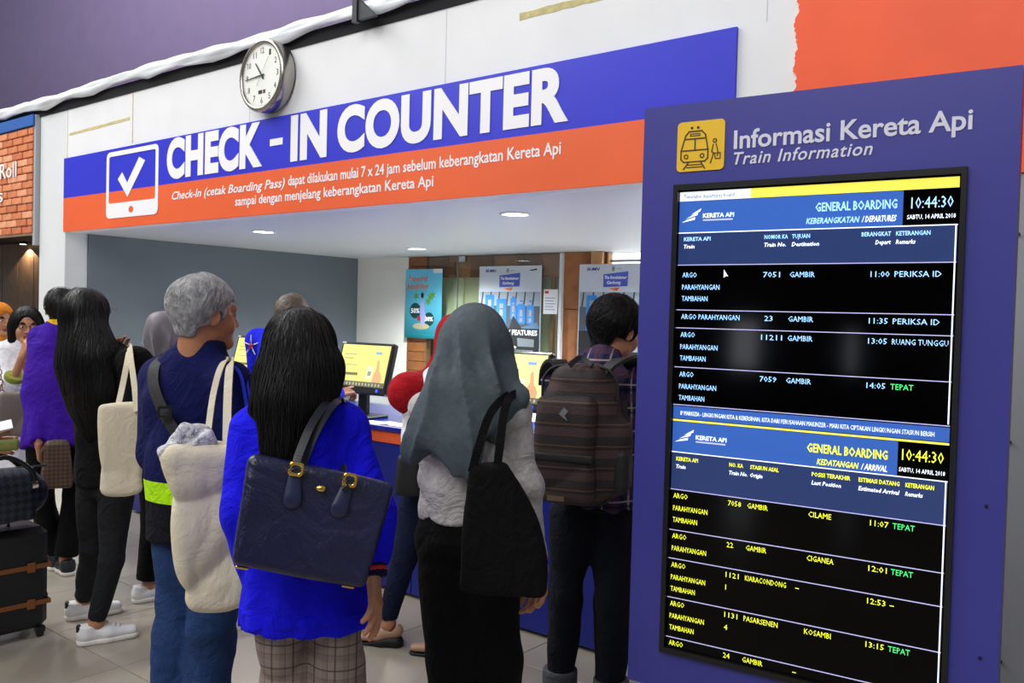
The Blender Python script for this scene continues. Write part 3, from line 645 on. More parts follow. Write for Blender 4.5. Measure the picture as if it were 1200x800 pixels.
stroke(sp([(.25, .17), (.15, .05)])); stroke(sp([(.52, .17), (.60, .05)])); stroke(sp([(.22, .08), (.55, .08)]), .0025); stroke(sp([(.24, .13), (.53, .13)]), .0025)
for cx, cz, r_ in ((.20, .30, .04), (.54, .30, .04), (.31, .87, .016), (.44, .87, .016), (.80, .58, .035)):
    stroke(sp([(cx+r_*math.cos(k*math.pi/5), cz+r_*math.sin(k*math.pi/5)) for k in range(11)]), .0025)
stroke(sp([(.77, .51), (.74, .36), (.78, .34), (.72, .14)]), .0028); stroke(sp([(.83, .51), (.87, .36), (.86, .28)]), .0028); stroke(sp([(.80, .33), (.92, .33), (.92, .22), (.82, .22), (.80, .33)]), .0025)
pm.build('train_pictogram', mat('pictogram_brown', '4a3a18', rough=.5), bd)
for z_ in (1.15, .80): MB().cyl((.765, 0, z_), (.765, -.003, z_), .004, 10).build('screw', M_dark, bd)
# ================================================================== FIGURES: signed-distance modelling
def norm(v): v = np.asarray(v, float); return v/(np.linalg.norm(v)+1e-9)
def cap(a, b, ra, rb=None, s=(1, 1, 1), k=.03, fa=False, fb=False, op='+'):
    return dict(t='c', a=np.array(a, float), b=np.array(b, float), ra=ra, rb=ra if rb is None else rb, s=np.array(s, float), k=k, fa=fa, fb=fb, op=op)
def ell(c, r, R=None, k=.02, op='+'): return dict(t='e', c=np.array(c, float), r=np.array(r, float), R=R, k=k, op=op)
def rbox(c, h, r=.01, R=None, k=.01, op='+'): return dict(t='b', c=np.array(c, float), h=np.array(h, float), r=r, R=R, k=k, op=op)
def pbounds(p):
    if p['t'] == 'c':
        m = max(p['ra'], p['rb'])*np.maximum(p['s'], .01); return np.minimum(p['a'], p['b'])-m, np.maximum(p['a'], p['b'])+m
    if p['t'] == 'e': m = p['r'] if p['R'] is None else np.full(3, p['r'].max()); return p['c']-m, p['c']+m
    m = p['h'] if p['R'] is None else np.full(3, np.linalg.norm(p['h'])); return p['c']-m, p['c']+m
def peval(p, X, Y, Z):
    if p['t'] == 'c':
        s = p['s']; a = p['a']/s; b = p['b']/s; d = b-a; L2 = float(d@d)+1e-12
        x = X/s[0]-a[0]; y = Y/s[1]-a[1]; z = Z/s[2]-a[2]
        t = (x*d[0]+y*d[1]+z*d[2])/L2; tc = np.clip(t, 0, 1)
        q = np.sqrt((x-d[0]*tc)**2+(y-d[1]*tc)**2+(z-d[2]*tc)**2)-(p['ra']+(p['rb']-p['ra'])*tc)
        L = math.sqrt(L2)
        if p['fb']: q = np.maximum(q, (t-1)*L)
        if p['fa']: q = np.maximum(q, -t*L)
        return q*min(1, s.min()*1.25)
    if p['t'] == 'e':
        x = X-p['c'][0]; y = Y-p['c'][1]; z = Z-p['c'][2]
        if p['R'] is not None:
            R = np.asarray(p['R']); x, y, z = (R[0, 0]*x+R[1, 0]*y+R[2, 0]*z, R[0, 1]*x+R[1, 1]*y+R[2, 1]*z, R[0, 2]*x+R[1, 2]*y+R[2, 2]*z)
        r = p['r']; k0 = np.sqrt((x/r[0])**2+(y/r[1])**2+(z/r[2])**2); k1 = np.sqrt((x/r[0]**2)**2+(y/r[1]**2)**2+(z/r[2]**2)**2)+1e-9
        return k0*(k0-1)/k1
    x = X-p['c'][0]; y = Y-p['c'][1]; z = Z-p['c'][2]
    if p['R'] is not None:
        R = np.asarray(p['R']); x, y, z = (R[0, 0]*x+R[1, 0]*y+R[2, 0]*z, R[0, 1]*x+R[1, 1]*y+R[2, 1]*z, R[0, 2]*x+R[1, 2]*y+R[2, 2]*z)
    qx = np.abs(x)-p['h'][0]+p['r']; qy = np.abs(y)-p['h'][1]+p['r']; qz = np.abs(z)-p['h'][2]+p['r']
    return np.sqrt(np.maximum(qx, 0)**2+np.maximum(qy, 0)**2+np.maximum(qz, 0)**2)+np.minimum(np.maximum(qx, np.maximum(qy, qz)), 0)-p['r']
def field(prims, h, disp=None, pad=.03, final=None):
    lo = np.full(3, 9.); hi = np.full(3, -9.)
    for p in prims:
        if p['op'] == '+': a, b = pbounds(p); lo = np.minimum(lo, a); hi = np.maximum(hi, b)
    lo -= pad; hi += pad; n = np.ceil((hi-lo)/h).astype(int)+1
    ax = [(lo[i]+h*np.arange(n[i])).astype(np.float32) for i in range(3)]
    F = np.full(n, .2, dtype=np.float32)
    for p in prims:
        a, b = pbounds(p); mg = p['k']+h*3+.01
        i0 = np.clip(((a-mg-lo)/h).astype(int), 0, n); i1 = np.clip(((b+mg-lo)/h).astype(int)+2, 0, n)
        if (i1 <= i0).any(): continue
        sl = tuple(slice(i0[i], i1[i]) for i in range(3))
        X = ax[0][sl[0]][:, None, None]; Y = ax[1][sl[1]][None, :, None]; Z = ax[2][sl[2]][None, None, :]
        d = peval(p, X, Y, Z); f = F[sl]; k = max(p['k'], 1e-4)
        if p['op'] == '+':
            hh = np.maximum(k-np.abs(f-d), 0)/k; F[sl] = np.minimum(f, d)-hh*hh*k*.25
        else:
            d = -d; hh = np.maximum(k-np.abs(f-d), 0)/k; F[sl] = np.maximum(f, d)+hh*hh*k*.25
    X = ax[0][:, None, None]; Y = ax[1][None, :, None]; Z = ax[2][None, None, :]
    if disp is not None:
        idx = np.nonzero(np.abs(F) < .035)
        F[idx] += disp(ax[0][idx[0]], ax[1][idx[1]], ax[2][idx[2]]).astype(np.float32)
    if final is not None: F = final(F, X, Y, Z)
    return F, lo, h
def nets(F, lo, h):
    s = F < 0; n = np.array(F.shape)
    c = np.zeros(n-1, dtype=np.int8)
    cor = [(i, j, k) for i in (0, 1) for j in (0, 1) for k in (0, 1)]
    for i, j, k in cor: c += s[i:n[0]-1+i, j:n[1]-1+j, k:n[2]-1+k]
    act = (c > 0) & (c < 8); I = np.argwhere(act); idx = np.full(n-1, -1, dtype=np.int32); idx[act] = np.arange(len(I))
    acc = np.zeros((len(I), 3)); cnt = np.zeros(len(I))
    g = lambda o: F[I[:, 0]+o[0], I[:, 1]+o[1], I[:, 2]+o[2]]
    vals = {o: g(o) for o in cor}
    for o in cor:
        for a in range(3):
            if o[a]: continue
            q = list(o); q[a] = 1; q = tuple(q); va, vb = vals[o], vals[q]; m = (va < 0) != (vb < 0)
            t = va[m]/(va[m]-vb[m]); P = np.zeros((m.sum(), 3)); P[:] = o; P[:, a] += t
            acc[m] += P; cnt[m] += 1
    V = lo+h*(I+acc/cnt[:, None])
    Q = []
    for a in range(3):
        b, d = (a+1) % 3, (a+2) % 3
        sl0 = [slice(None)]*3; sl1 = [slice(None)]*3; sl0[a] = slice(0, n[a]-1); sl1[a] = slice(1, n[a])
        e = s[tuple(sl0)] != s[tuple(sl1)]; E = np.argwhere(e)
        E = E[(E[:, b] > 0) & (E[:, d] > 0) & (E[:, b] < n[b]-1) & (E[:, d] < n[d]-1)]
        ins = s[E[:, 0], E[:, 1], E[:, 2]]
        def at_(db, dd): q = E.copy(); q[:, b] -= db; q[:, d] -= dd; return idx[q[:, 0], q[:, 1], q[:, 2]]
        q = np.stack([at_(1, 1), at_(0, 1), at_(0, 0), at_(1, 0)], 1); q[~ins] = q[~ins][:, ::-1]; Q.append(q)
    Q = np.vstack(Q); Q = Q[(Q >= 0).all(1)]
    return V, Q
def relax(V, Q, it=2, lam=.5):
    for _ in range(it):
        S_ = np.zeros_like(V); C_ = np.zeros(len(V))
        for a, b in ((0, 1), (1, 2), (2, 3), (3, 0)):
            for p, q in ((a, b), (b, a)):
                for c in range(3): S_[:, c] += np.bincount(Q[:, p], V[Q[:, q], c], len(V))
                C_ += np.bincount(Q[:, p], minlength=len(V))
        V = V+lam*(S_/np.maximum(C_, 1)[:, None]-V)
    return V
def blob(prims, h=.008, disp=None, final=None, it=1): F, lo, h = field(prims, h, disp, final=final); V, Q = nets(F, lo, h); return relax(V, Q, it), Q
def wav(seed, n=7, lo=6, hi=22, zs=1.0):
    r = np.random.default_rng(seed); K = r.normal(size=(n, 3)); K /= np.linalg.norm(K, axis=1)[:, None]; K *= r.uniform(lo, hi, n)[:, None]; K[:, 2] *= zs; ph = r.uniform(0, 6.28, n)
    return lambda x, y, z: sum(np.sin(x*K[i, 0]+y*K[i, 1]+z*K[i, 2]+ph[i]) for i in range(n))/math.sqrt(n)
def folds(seed, amp=.004, lo=10, hi=30, zs=1.0):
    a = wav(seed, 5, lo, hi, zs); b = wav(seed+50, 5, lo*.6, hi*.5, zs); c = wav(seed+90, 5, hi*1.2, hi*2.2, zs)
    def f(x, y, z):
        q = b(x, y, z)*.06; r = 1-2*np.abs(np.tanh(a(x+q, y-q, z+q)*1.1)); return amp*(1.6*r+.25*(1-2*np.abs(np.tanh(c(x-q, y+q, z)))))
    return f
def merge(parts):
    V = []; Q = []; n = 0
    for v, q in parts: V.append(v); Q.append(q+n); n += len(v)
    return np.vstack(V), np.vstack(Q)
def rotz(a): c, s = math.cos(a), math.sin(a); return np.array([[c, -s, 0], [s, c, 0], [0, 0, 1]])
def rotx(a): c, s = math.cos(a), math.sin(a); return np.array([[1, 0, 0], [0, c, -s], [0, s, c]])
def roty(a): c, s = math.cos(a), math.sin(a); return np.array([[c, 0, s], [0, 1, 0], [-s, 0, c]])

# ---- hair strands laid over a hair volume
def strands(F, lo, h, V, n, steps, ds, down, crown, seed, r0=.0011, out=.002, jit=.10):
    rg = np.random.default_rng(seed); P = V[rg.integers(0, len(V), n)].copy(); g = np.array(F.shape)-2
    def samp(P):
        q = (P-lo)/h; i = np.clip(q.astype(int), 0, g-1); f = np.clip(q-i, 0, 1); v = 0
        for a in (0, 1):
            for b in (0, 1):
                for c in (0, 1): v = v+F[i[:, 0]+a, i[:, 1]+b, i[:, 2]+c]*(f[:, 0] if a else 1-f[:, 0])*(f[:, 1] if b else 1-f[:, 1])*(f[:, 2] if c else 1-f[:, 2])
        return v
    def grad(P):
        e = h; G = np.stack([samp(P+np.eye(3)[i]*e)-samp(P-np.eye(3)[i]*e) for i in range(3)], 1); return G/(np.linalg.norm(G, axis=1)[:, None]+1e-9)
    path = []; offs = rg.uniform(0, out, n); J = rg.normal(size=(n, 3))*jit
    for s in range(steps):
        G = grad(P); d = samp(P); P = P-G*(d-offs)[:, None]; path.append(P.copy())
        D = np.array([0, 0, -1.0])*down+(1-down)*(P-crown)/(np.linalg.norm(P-crown, axis=1)[:, None]+1e-9)+J
        D = D-G*(D*G).sum(1)[:, None]; D /= np.linalg.norm(D, axis=1)[:, None]+1e-9; P = P+D*ds
    path = np.stack(path, 1); VV = []; FF = []
    T = np.gradient(path, axis=1); T /= np.linalg.norm(T, axis=2)[:, :, None]+1e-9
    A = np.cross(T, [.3, .5, .8]); A /= np.linalg.norm(A, axis=2)[:, :, None]+1e-9; B = np.cross(T, A)
    rad = r0*np.sin(np.linspace(.35, 3.0, steps))[None, :, None]
    for k in range(3):
        t = 2*math.pi*k/3; VV.append(path+rad*(A*math.cos(t)+B*math.sin(t)))
    VV = np.stack(VV, 2).reshape(-1, 3); base = (np.arange(n)*steps*3)[:, None, None]+(np.arange(steps-1)*3)[None, :, None]
    kk = np.arange(3)[None, None, :]; k2 = (kk+1) % 3
    Q = np.stack([base+kk, base+k2, base+3+k2, base+3+kk], -1).reshape(-1, 4)
    return VV, Q

# ---- anatomy
def head_mesh(h=.0045, chubby=0.0):
    P = [ell((0, -.012, .032), (.074, .093, .083), k=.02), ell((0, .028, -.028), (.061+chubby, .060, .078), k=.02),
         cap((-.038, .012, -.062), (-.012, .066, -.092), .022, .018, k=.02), cap((.038, .012, -.062), (.012, .066, -.092), .022, .018, k=.02),
         cap((-.02, .07, -.088), (.02, .07, -.088), .017, k=.02), ell((-.036, .062, -.032), (.024, .02, .024), k=.02), ell((.036, .062, -.032), (.024, .02, .024), k=.02),
         cap((-.036, .078, .022), (.036, .078, .022), .011, k=.015), ell((-.031, .092, .001), (.015, .012, .010), k=.012, op='-'), ell((.031, .092, .001), (.015, .012, .010), k=.012, op='-'),
         ell((-.031, .079, .001), (.014, .009, .009), k=.004), ell((.031, .079, .001), (.014, .009, .009), k=.004),
         cap((0, .085, .006), (0, .107, -.030), .007, .010, k=.012), ell((-.012, .096, -.033), (.008, .009, .007), k=.008), ell((.012, .096, -.033), (.008, .009, .007), k=.008),
         cap((-.02, .083, -.057), (.02, .083, -.057), .006, k=.008, s=(1, 1.1, .8)), cap((-.016, .083, -.067), (.016, .083, -.067), .007, k=.006, s=(1, 1.1, .8)), cap((-.026, .093, -.0615), (.026, .093, -.0615), .003, k=.004, op='-'),
         cap((0, -.022, -.05), (0, -.035, -.20), .055, .058, k=.03)]
    for s in (-1, 1):
        P += [ell((s*.077, -.008, -.008), (.009, .019, .031), R=rotz(-s*.35), k=.008), ell((s*.089, -.004, -.004), (.008, .009, .017), R=rotz(-s*.35), k=.004, op='-')]
    return blob(P, h, it=1)
def hand_mesh(curl=(.5, .55, .6, .65), thumb=.5, side=1, spread=.06, point=False, h=.0028):
    """hand along -z, palm facing -x*side ... local: wrist at 0, fingers -z, thumb +y, back of the hand towards +x*side"""
    P = [cap((0, 0, .03), (0, 0, -.01), .021, .021, s=(.8, 1.15, 1), k=.02)]
    ys = [.030, .010, -.010, -.028]; Ls = [.072, .080, .075, .058]; kn = [-.088, -.092, -.088, -.080]
    for i in range(4):
        P.append(cap((0, ys[i]*.55, -.01), (0, ys[i], kn[i]), .0125, .0105, k=.014))
        a = 0; p = np.array([0, ys[i], kn[i]]); L = Ls[i]; c = curl[i]*(0.15 if (point and i == 0) else 1)
        sp_ = spread*(1.5-i)
        for j, (fr, r1, r2) in enumerate(((.45, .0090, .0082), (.30, .0082, .0076), (.25, .0076, .0062))):
            a += c*(.75 if j == 0 else 1.0); d = np.array([-side*math.sin(a), sp_*math.cos(a), -math.cos(a)]); q = p+norm(d)*L*fr
            P.append(cap(p, q, r1, r2, k=.0035 if j == 0 else .003)); p = q
    p0 = np.array([-side*.004, .012, -.022]); p1 = p0+np.array([-side*.018*thumb, .036, -.030]); p2 = p1+np.array([-side*.016*thumb, .012, -.030]); p3 = p2+np.array([-side*.012*thumb, .001, -.024])
    P += [cap(p0, p1, .015, .0115, k=.012), cap(p1, p2, .0105, .009, k=.004), cap(p2, p3, .009, .007, k=.003)]
    return blob(P, h, it=1)
def frame(z, y):
    """rotation whose -z axis runs along z and whose +y axis leans to y"""
    Z = -norm(z); Y = norm(np.asarray(y, float)-Z*np.dot(y, Z)); X = np.cross(Y, Z); return np.stack([X, Y, Z], 1)

SKIN = mat('skin_light_brown', 'b98262', rough=.5, noise=.05, nscale=20)
SKIN2 = mat('skin_tan', 'a8704f', rough=.5, noise=.05, nscale=20)
HAIRB = mat('black_hair', '090708', rough=.48, bump=.5, bscale=90, bstretch=(1, 1, .06), noise=.2, nscale=20)
HAIRS = mat('black_hair_strand', '0e0b0c', rough=.46, spec=.35)

class Person:
    def __init__(s, px, py, t, H, face, label, xy=None, tall=None):
        """px,py,t: photo pixel of the head centre and its distance; face: degrees the body turns right of the view ray"""
        p = at(px, py, t) if xy is None else np.array([xy[0], xy[1], 1.4])
        s.base = np.array([p[0], p[1], 0]); s.H = H
        az = math.atan2(-p[0], p[1]); s.rz = az-math.radians(face)
        s.o = empty('person', s.base, s.rz); tag(s.o, label, 'person'); s.R = rotz(s.rz)
        H_ = H; sh = .105*H
        s.J = dict(neck=(0, -.01, .84*H), head=(0, .012, .925*H), shR=(sh, -.01, .81*H), shL=(-sh, -.01, .81*H), hipR=(.055*H, 0, .51*H), hipL=(-.055*H, 0, .51*H),
                   elR=(.135*H, -.03, .63*H), elL=(-.135*H, -.03, .63*H), wrR=(.14*H, .05, .49*H), wrL=(-.14*H, .05, .49*H),
                   knR=(.055*H, .02, .285*H), knL=(-.055*H, .02, .285*H), anR=(.055*H, -.02, .05*H), anL=(-.055*H, -.02, .05*H))
        s.J = {k: np.array(v, float) for k, v in s.J.items()}; s.yaw = 0; s.tilt = 0; s.roll = 0; s.hs = 1.0; s.w = 1.0
    def L(s, px, py, t): return s.R.T @ (at(px, py, t)-s.base)
    def W(s, p): return s.R @ np.asarray(p, float)+s.base
    def part(s, name, VQ, m, parent=None, label=None, smooth=True):
        o = mesh_obj(name, VQ[0], VQ[1], m, parent or s.o, smooth)
        if label: o['label'] = label
        return o
    def headR(s): return rotz(-math.radians(s.yaw)) @ rotx(-math.radians(s.tilt)) @ roty(math.radians(s.roll))
    def tohead(s, VQ): return VQ[0]*s.hs @ s.headR().T+s.J['head'], VQ[1]
    def body(s, skin=None, hands=('R', 'L'), hand_kw=None, hh=.0045, thin=.82, eyes=False, chubby=0):
        J = s.J; f = thin; P = []
        P += [cap(J['neck']+[0, 0, -.02], J['neck']+[0, .01, .03], .055*f, k=.03)]
        sp_ = [J['hipR']*.5+J['hipL']*.5, (J['shR']+J['shL'])/2]
        P += [cap(sp_[0]+[0, 0, .13], sp_[0]*.45+sp_[1]*.55, .10*f, .12*f, s=(1, .62, 1)), cap(J['hipR']+[0, 0, .05], J['hipL']+[0, 0, .05], .034, k=.03), cap(sp_[0]+[0, 0, .07], sp_[0]+[0, 0, .16], .035, .10*f, s=(1, .62, 1)), cap(sp_[0]*.45+sp_[1]*.55, sp_[1]+[0, 0, -.03], .12*f, .13*f, s=(1, .62, 1)), cap(J['shR'], J['shL'], .042*f, k=.05)]
        for q in 'RL':
            P += [cap(J['sh'+q], J['el'+q], .042*f, .034*f), cap(J['el'+q], J['wr'+q], .035*f, .024, k=.02)]
            P += [cap(J['hip'+q], J['kn'+q], .066*f, .050*f, k=.012), cap(J['kn'+q], J['an'+q], .052*f, .034*f), cap(J['an'+q], J['an'+q]+[0, .08, -.045], .03, .022)]
        parts = [blob(P, .0095, it=1), s.tohead(head_mesh(hh, chubby))]
        for q in hands:
            kw = dict(side=1 if q == 'R' else -1, up=None); kw.update((hand_kw or {}).get(q, {}))
            up = kw.pop('up'); dr = kw.pop('dir', None); sc = kw.pop('scale', 1.0)
            d = norm(J['wr'+q]-J['el'+q]) if dr is None else norm(dr); up = np.array([0, 1, .1]) if up is None else up
            hv, hq = hand_mesh(**kw); parts.append((hv*sc @ frame(d, up).T+J['wr'+q], hq))
        s.bd = s.part('body', merge(parts), skin or SKIN)
        if eyes:
            Rh = s.headR()
            for sx in (-1, 1):
                P_ = Rh @ (np.array([sx*.031, .0815, .001])*s.hs)+J['head']
                v, q = blob([ell((0, 0, 0), (.0125, .0085, .0065))], .0025); e = s.part('eye', (v @ Rh.T+P_, q), mat('eye_white', 'd8d2cc', rough=.2))
                v, q = blob([ell((0, .0065, 0), (.0058, .0035, .0058))], .0016); s.part('iris', (v @ Rh.T+P_, q), mat('iris_dark', '140c08', rough=.15), e)
                s.part('eyebrow', s.tohead(blob([cap((sx*.018, .088, .021), (sx*.034, .087, .026), .0016, .0018), cap((sx*.034, .087, .026), (sx*.05, .074, .021), .0018, .001)], .002)), HAIRB)
            s.part('lips', s.tohead(blob([cap((-.02, .0865, -.0575), (.02, .0865, -.0575), .0042, s=(1, 1, .8)), cap((-.016, .087, -.0665), (.016, .087, -.0665), .0048, s=(1, 1, .8))], .002)), mat('lip_rose', '8e3f3f', rough=.35))
        return s.bd
    def hair(s, prims, m, sm, h=.005, n=900, steps=10, ds=.014, down=.8, seed=1, amp=.002, freq=70, r0=.0011, jit=.1, crown=(0, -.03, .10), final=None, inhead=True, label=None, thick=.003):
        wv = wav(seed, 6, freq*.5, freq, .12)
        F, lo, h_ = field(prims, h, lambda x, y, z: amp*wv(x, y, z), final=final); V, Q = nets(F, lo, h_)
        V0 = V.copy(); V = relax(V, Q, 1)
        tr = s.tohead if inhead else (lambda q: q)
        o = s.part('hair', tr((V, Q)), m, label=label)
        if n:
            st = strands(F, lo, h_, V0, n, steps, ds, down, np.array(crown), seed, r0=r0, jit=jit, out=thick)
            k = s.part('hair_strands', tr(st), sm, o); k['kind'] = 'stuff'
        return o
    def short_hair(s, m=None, sm=None, seed=1, n=1500, back=-.075, front=.07, vol=0.0, **kw):
        P = [ell((0, -.018, .036+vol*.3), (.083+vol, .098+vol*.7, .087+vol), k=.01), cap((0, -.055, .0), (0, -.062, back+.02), .068+vol, .040, s=(1, .72, 1), k=.03),
             rbox((0, .105, -.035), (.12, .075, .088), .03, k=.015, op='-'), rbox((0, 0, back-.1), (.2, .2, .1), .005, k=.01, op='-')]
        for q in (-1, 1): P.append(ell((q*.088, .004, -.018), (.022, .028, .036), k=.006, op='-')); P.append(rbox((q*.085, -.005, -.10), (.045, .058, .072), .02, k=.015, op='-'))
        return s.hair(P, m or HAIRB, sm or HAIRS, h=.004, n=n, steps=8, ds=.010, down=.35, seed=seed, jit=.45, thick=.009, **kw)
    # ---- garments
    def torso_prims(s, wch=.150, wwa=.135, whi=.150, sq=.68, zb=None, sh=.056, chest=.0, k=.06):
        J = s.J; a = (J['hipR']+J['hipL'])/2; b = (J['shR']+J['shL'])/2; mid = a*.5+b*.5; w = s.w
        z0 = a[2] if zb is None else zb; bt = np.array([a[0], a[1], z0])
        P = [cap(bt, mid, whi*w, wwa*w, s=(1, sq, 1), k=k, fa=True), cap(mid, b*.82+mid*.18, wwa*w, wch*w*.93, s=(1, sq, 1), k=k), cap(b*.85+mid*.15+[.0, 0, -.02], b+[0, .0, .0], wch*w*.9, wch*w*.55, s=(1, sq, 1), k=k),
             cap(J['shR'], J['shL'], sh*w, k=.05), cap(b+[0, -.005, -.01], J['neck']+[0, 0, .01], .085, .064, k=.05)]
        return P
    def sleeve(s, q, r=(.060, .050, .042), k=.04, to=1.0):
        J = s.J; w = J['el'+q]*(1-to)+J['wr'+q]*to; return [cap(J['sh'+q], J['el'+q], r[0], r[1], k=k), cap(J['el'+q], w, r[1], r[2], k=.025, fb=True)]
    def garment(s, name, prims, m, h=.0075, seed=3, amp=.004, lo=10, hi=28, zs=1.0, hem=None, ripple=0, cut=None, label=None, neck=True, shell=None, parent=None):
        fd = folds(seed, amp, lo, hi, zs)
        def dsp(x, y, z):
            v = fd(x, y, z)
            if ripple and hem is not None: v = v+ripple*np.sin(np.arctan2(y, x)*9+np.sin(z*9)*.8)*np.clip(1-(z-hem)/.3, 0, 1)
            return v
        def fin(F, X, Y, Z):
            if neck:   # collar opening
                c = s.J['neck']; d = np.sqrt((X-c[0])**2+(Y-c[1]-.012)**2)-.055; F = np.maximum(F, -np.maximum(d, c[2]+.005-Z))
            if cut is not None: F = cut(F, X, Y, Z)
            return F
        return s.part(name, blob(prims, h, dsp, final=fin, it=1), m, label=label, parent=parent)
    def trousers(s, m, r=(.088, .062, .05), end=None, seed=5, amp=.003, pel=.150, sq=.7, waist=None, name='trousers', h=.008, label=None, flare=None, zs=.6):
        J = s.J; P = []; c = (J['hipR']+J['hipL'])/2; w = c[2]+.05 if waist is None else waist; pel = pel*.86 if waist is None else pel
        P.append(cap(c+[0, 0, .055], (c[0], c[1], w), pel*s.w, pel*.80*s.w, s=(1, sq, .6), k=.05, fb=True))
        for q in 'RL':
            e = J['an'+q]+([0, 0, .03] if end is None else [0, 0, end])
            P += [cap(J['hip'+q]+[0, 0, .02], J['kn'+q], r[0], r[1], k=.02), cap(J['kn'+q], e, r[1], r[2], k=.02, fb=True)]
        return s.garment(name, P, m, h, seed, amp, 10, 26, zs, neck=False, label=label)
    def shoe(s, q, kind='sneaker', ang=0, upper='e6e6e8', sole='e8e4de', tab=None, at_=None):
        a = s.J['an'+q].copy() if at_ is None else np.array(at_, float); a[2] = 0; R = rotz(-math.radians(ang)); T = lambda V: V @ R.T+a
        fl_ = mat('shoe_'+upper, upper, rough=.5); P = [cap((0, -.045, .05), (0, -.04, .085), .036, .038, k=.02, fb=True), cap((0, -.045, .042), (0, .05, .045), .038, .036, k=.02), cap((0, .05, .040), (0, .15, .034), .038, .030, s=(1.1, 1, .8), k=.02)]
        if kind == 'flat': P = [cap((0, -.04, .075), (0, .03, .055), .033, .033, k=.02), cap((0, .05, .04), (0, .14, .03), .034, .026, s=(1.1, 1, .7), k=.02), cap((0, -.01, .12), (0, -.02, .09), .03, .03, k=.005, op='-')]
        f_ = lambda F, X, Y, Z: np.maximum(F, (.018 if kind != 'flat' else .014)-Z+0*X)
        v, qd = blob(P, .005, final=f_); o = s.part('shoe', (T(v), qd), fl_, label=None)
        if kind == 'flat': sp = [cap((0, -.04, .02), (0, .03, .02), .036, .036, k=.01), cap((0, .03, .008), (0, .14, .006), .036, .028, s=(1.1, 1, 1), k=.02)]; f2 = lambda F, X, Y, Z: np.maximum(np.maximum(F, -Z+0*X), Z-(.055-.3*(Y+.04)).clip(.014, .06)+0*X)
        else: sp = [cap((0, -.045, .015), (0, .04, .015), .040, .038, k=.01), cap((0, .04, .015), (0, .15, .015), .038, .034, s=(1.12, 1, 1), k=.02)]; f2 = lambda F, X, Y, Z: np.maximum(np.maximum(F, -Z+0*X), Z-.024+0*X)
        v, qd = blob(sp, .005, final=f2); s.part('sole', (T(v), qd), mat('sole_'+sole, sole, rough=.6), o)
        if tab: v, qd = blob([cap((0, -.074, .045), (0, -.074, .080), .016, .018, s=(1.2, .6, 1))], .004); s.part('heel_tab', (T(v), qd), mat('tab_'+tab, tab, rough=.5), o)
        if kind == 'sneaker':
            for i in range(4):
                y = .035+i*.02; z = .083-i*.006; v, qd = blob([cap((-.016, y, z-.004), (0, y, z+.001), .0028), cap((0, y, z+.001), (.016, y, z-.004), .0028)], .002); s.part('lace', (T(v), qd), mat('lace_white', 'dadada'), o)
        return o
def smooth_path(P, n=8):
    P = [np.array(p, float) for p in P]; out = []
    for i in range(len(P)-1):
        a, b, c, d = P[max(i-1, 0)], P[i], P[i+1], P[min(i+2, len(P)-1)]
        for k in range(n):
            t = k/n; out.append(.5*((2*b)+(c-a)*t+(2*a-5*b+4*c-d)*t*t+(3*b-a-3*c+d)*t**3))
    out.append(P[-1]); return out
def ribbon(name, pts, width, thick, nrm, m, parent, n=8, R=None, o=None):
    """flat strap along pts (world) whose face looks along nrm; parent frame given by R,o"""
    P = smooth_path(pts, n); V = []; F = []
    for i, p in enumerate(P):
        d = norm(P[min(i+1, len(P)-1)]-P[max(i-1, 0)]); nn = nrm(p) if callable(nrm) else np.asarray(nrm, float); nn = norm(nn-d*np.dot(nn, d)); sd = np.cross(d, nn)
        for a, b in ((-1, -1), (1, -1), (1, 1), (-1, 1)): V.append(p+sd*a*width/2+nn*b*thick/2)
    V = np.array(V)
    if R is not None: V = (V-o) @ R
    for i in range(len(P)-1):
        for k in range(4): F.append((i*4+k, i*4+(k+1) % 4, i*4+4+(k+1) % 4, i*4+4+k))
    F += [(0, 3, 2, 1), tuple(len(P)*4-4+k for k in range(4))]
    return mesh_obj(name, V, F, m, parent)
class Thing:
    """a thing built in photo-ray coordinates: local x right, y away, z up"""
    def __init__(s, name, px, py, t, label, cat, face=0, z0=None):
        p = at(px, py, t); s.base = np.array([p[0], p[1], p[2] if z0 is None else z0]); s.rz = math.atan2(-p[0], p[1])-math.radians(face); s.R = rotz(s.rz)
        s.o = empty(name, s.base, s.rz); tag(s.o, label, cat)
    def L(s, px, py, t): return s.R.T @ (at(px, py, t)-s.base)
    def part(s, name, VQ, m, parent=None, label=None, smooth=True):
        o = mesh_obj(name, VQ[0], VQ[1], m, parent or s.o, smooth)
        if label: o['label'] = label
        return o
    def strap(s, name, pts, width, thick, m, nrm=None, parent=None, n=8):
        return ribbon(name, pts, width, thick, nrm if nrm is not None else (CF*-1), m, parent or s.o, n, s.R, s.base)
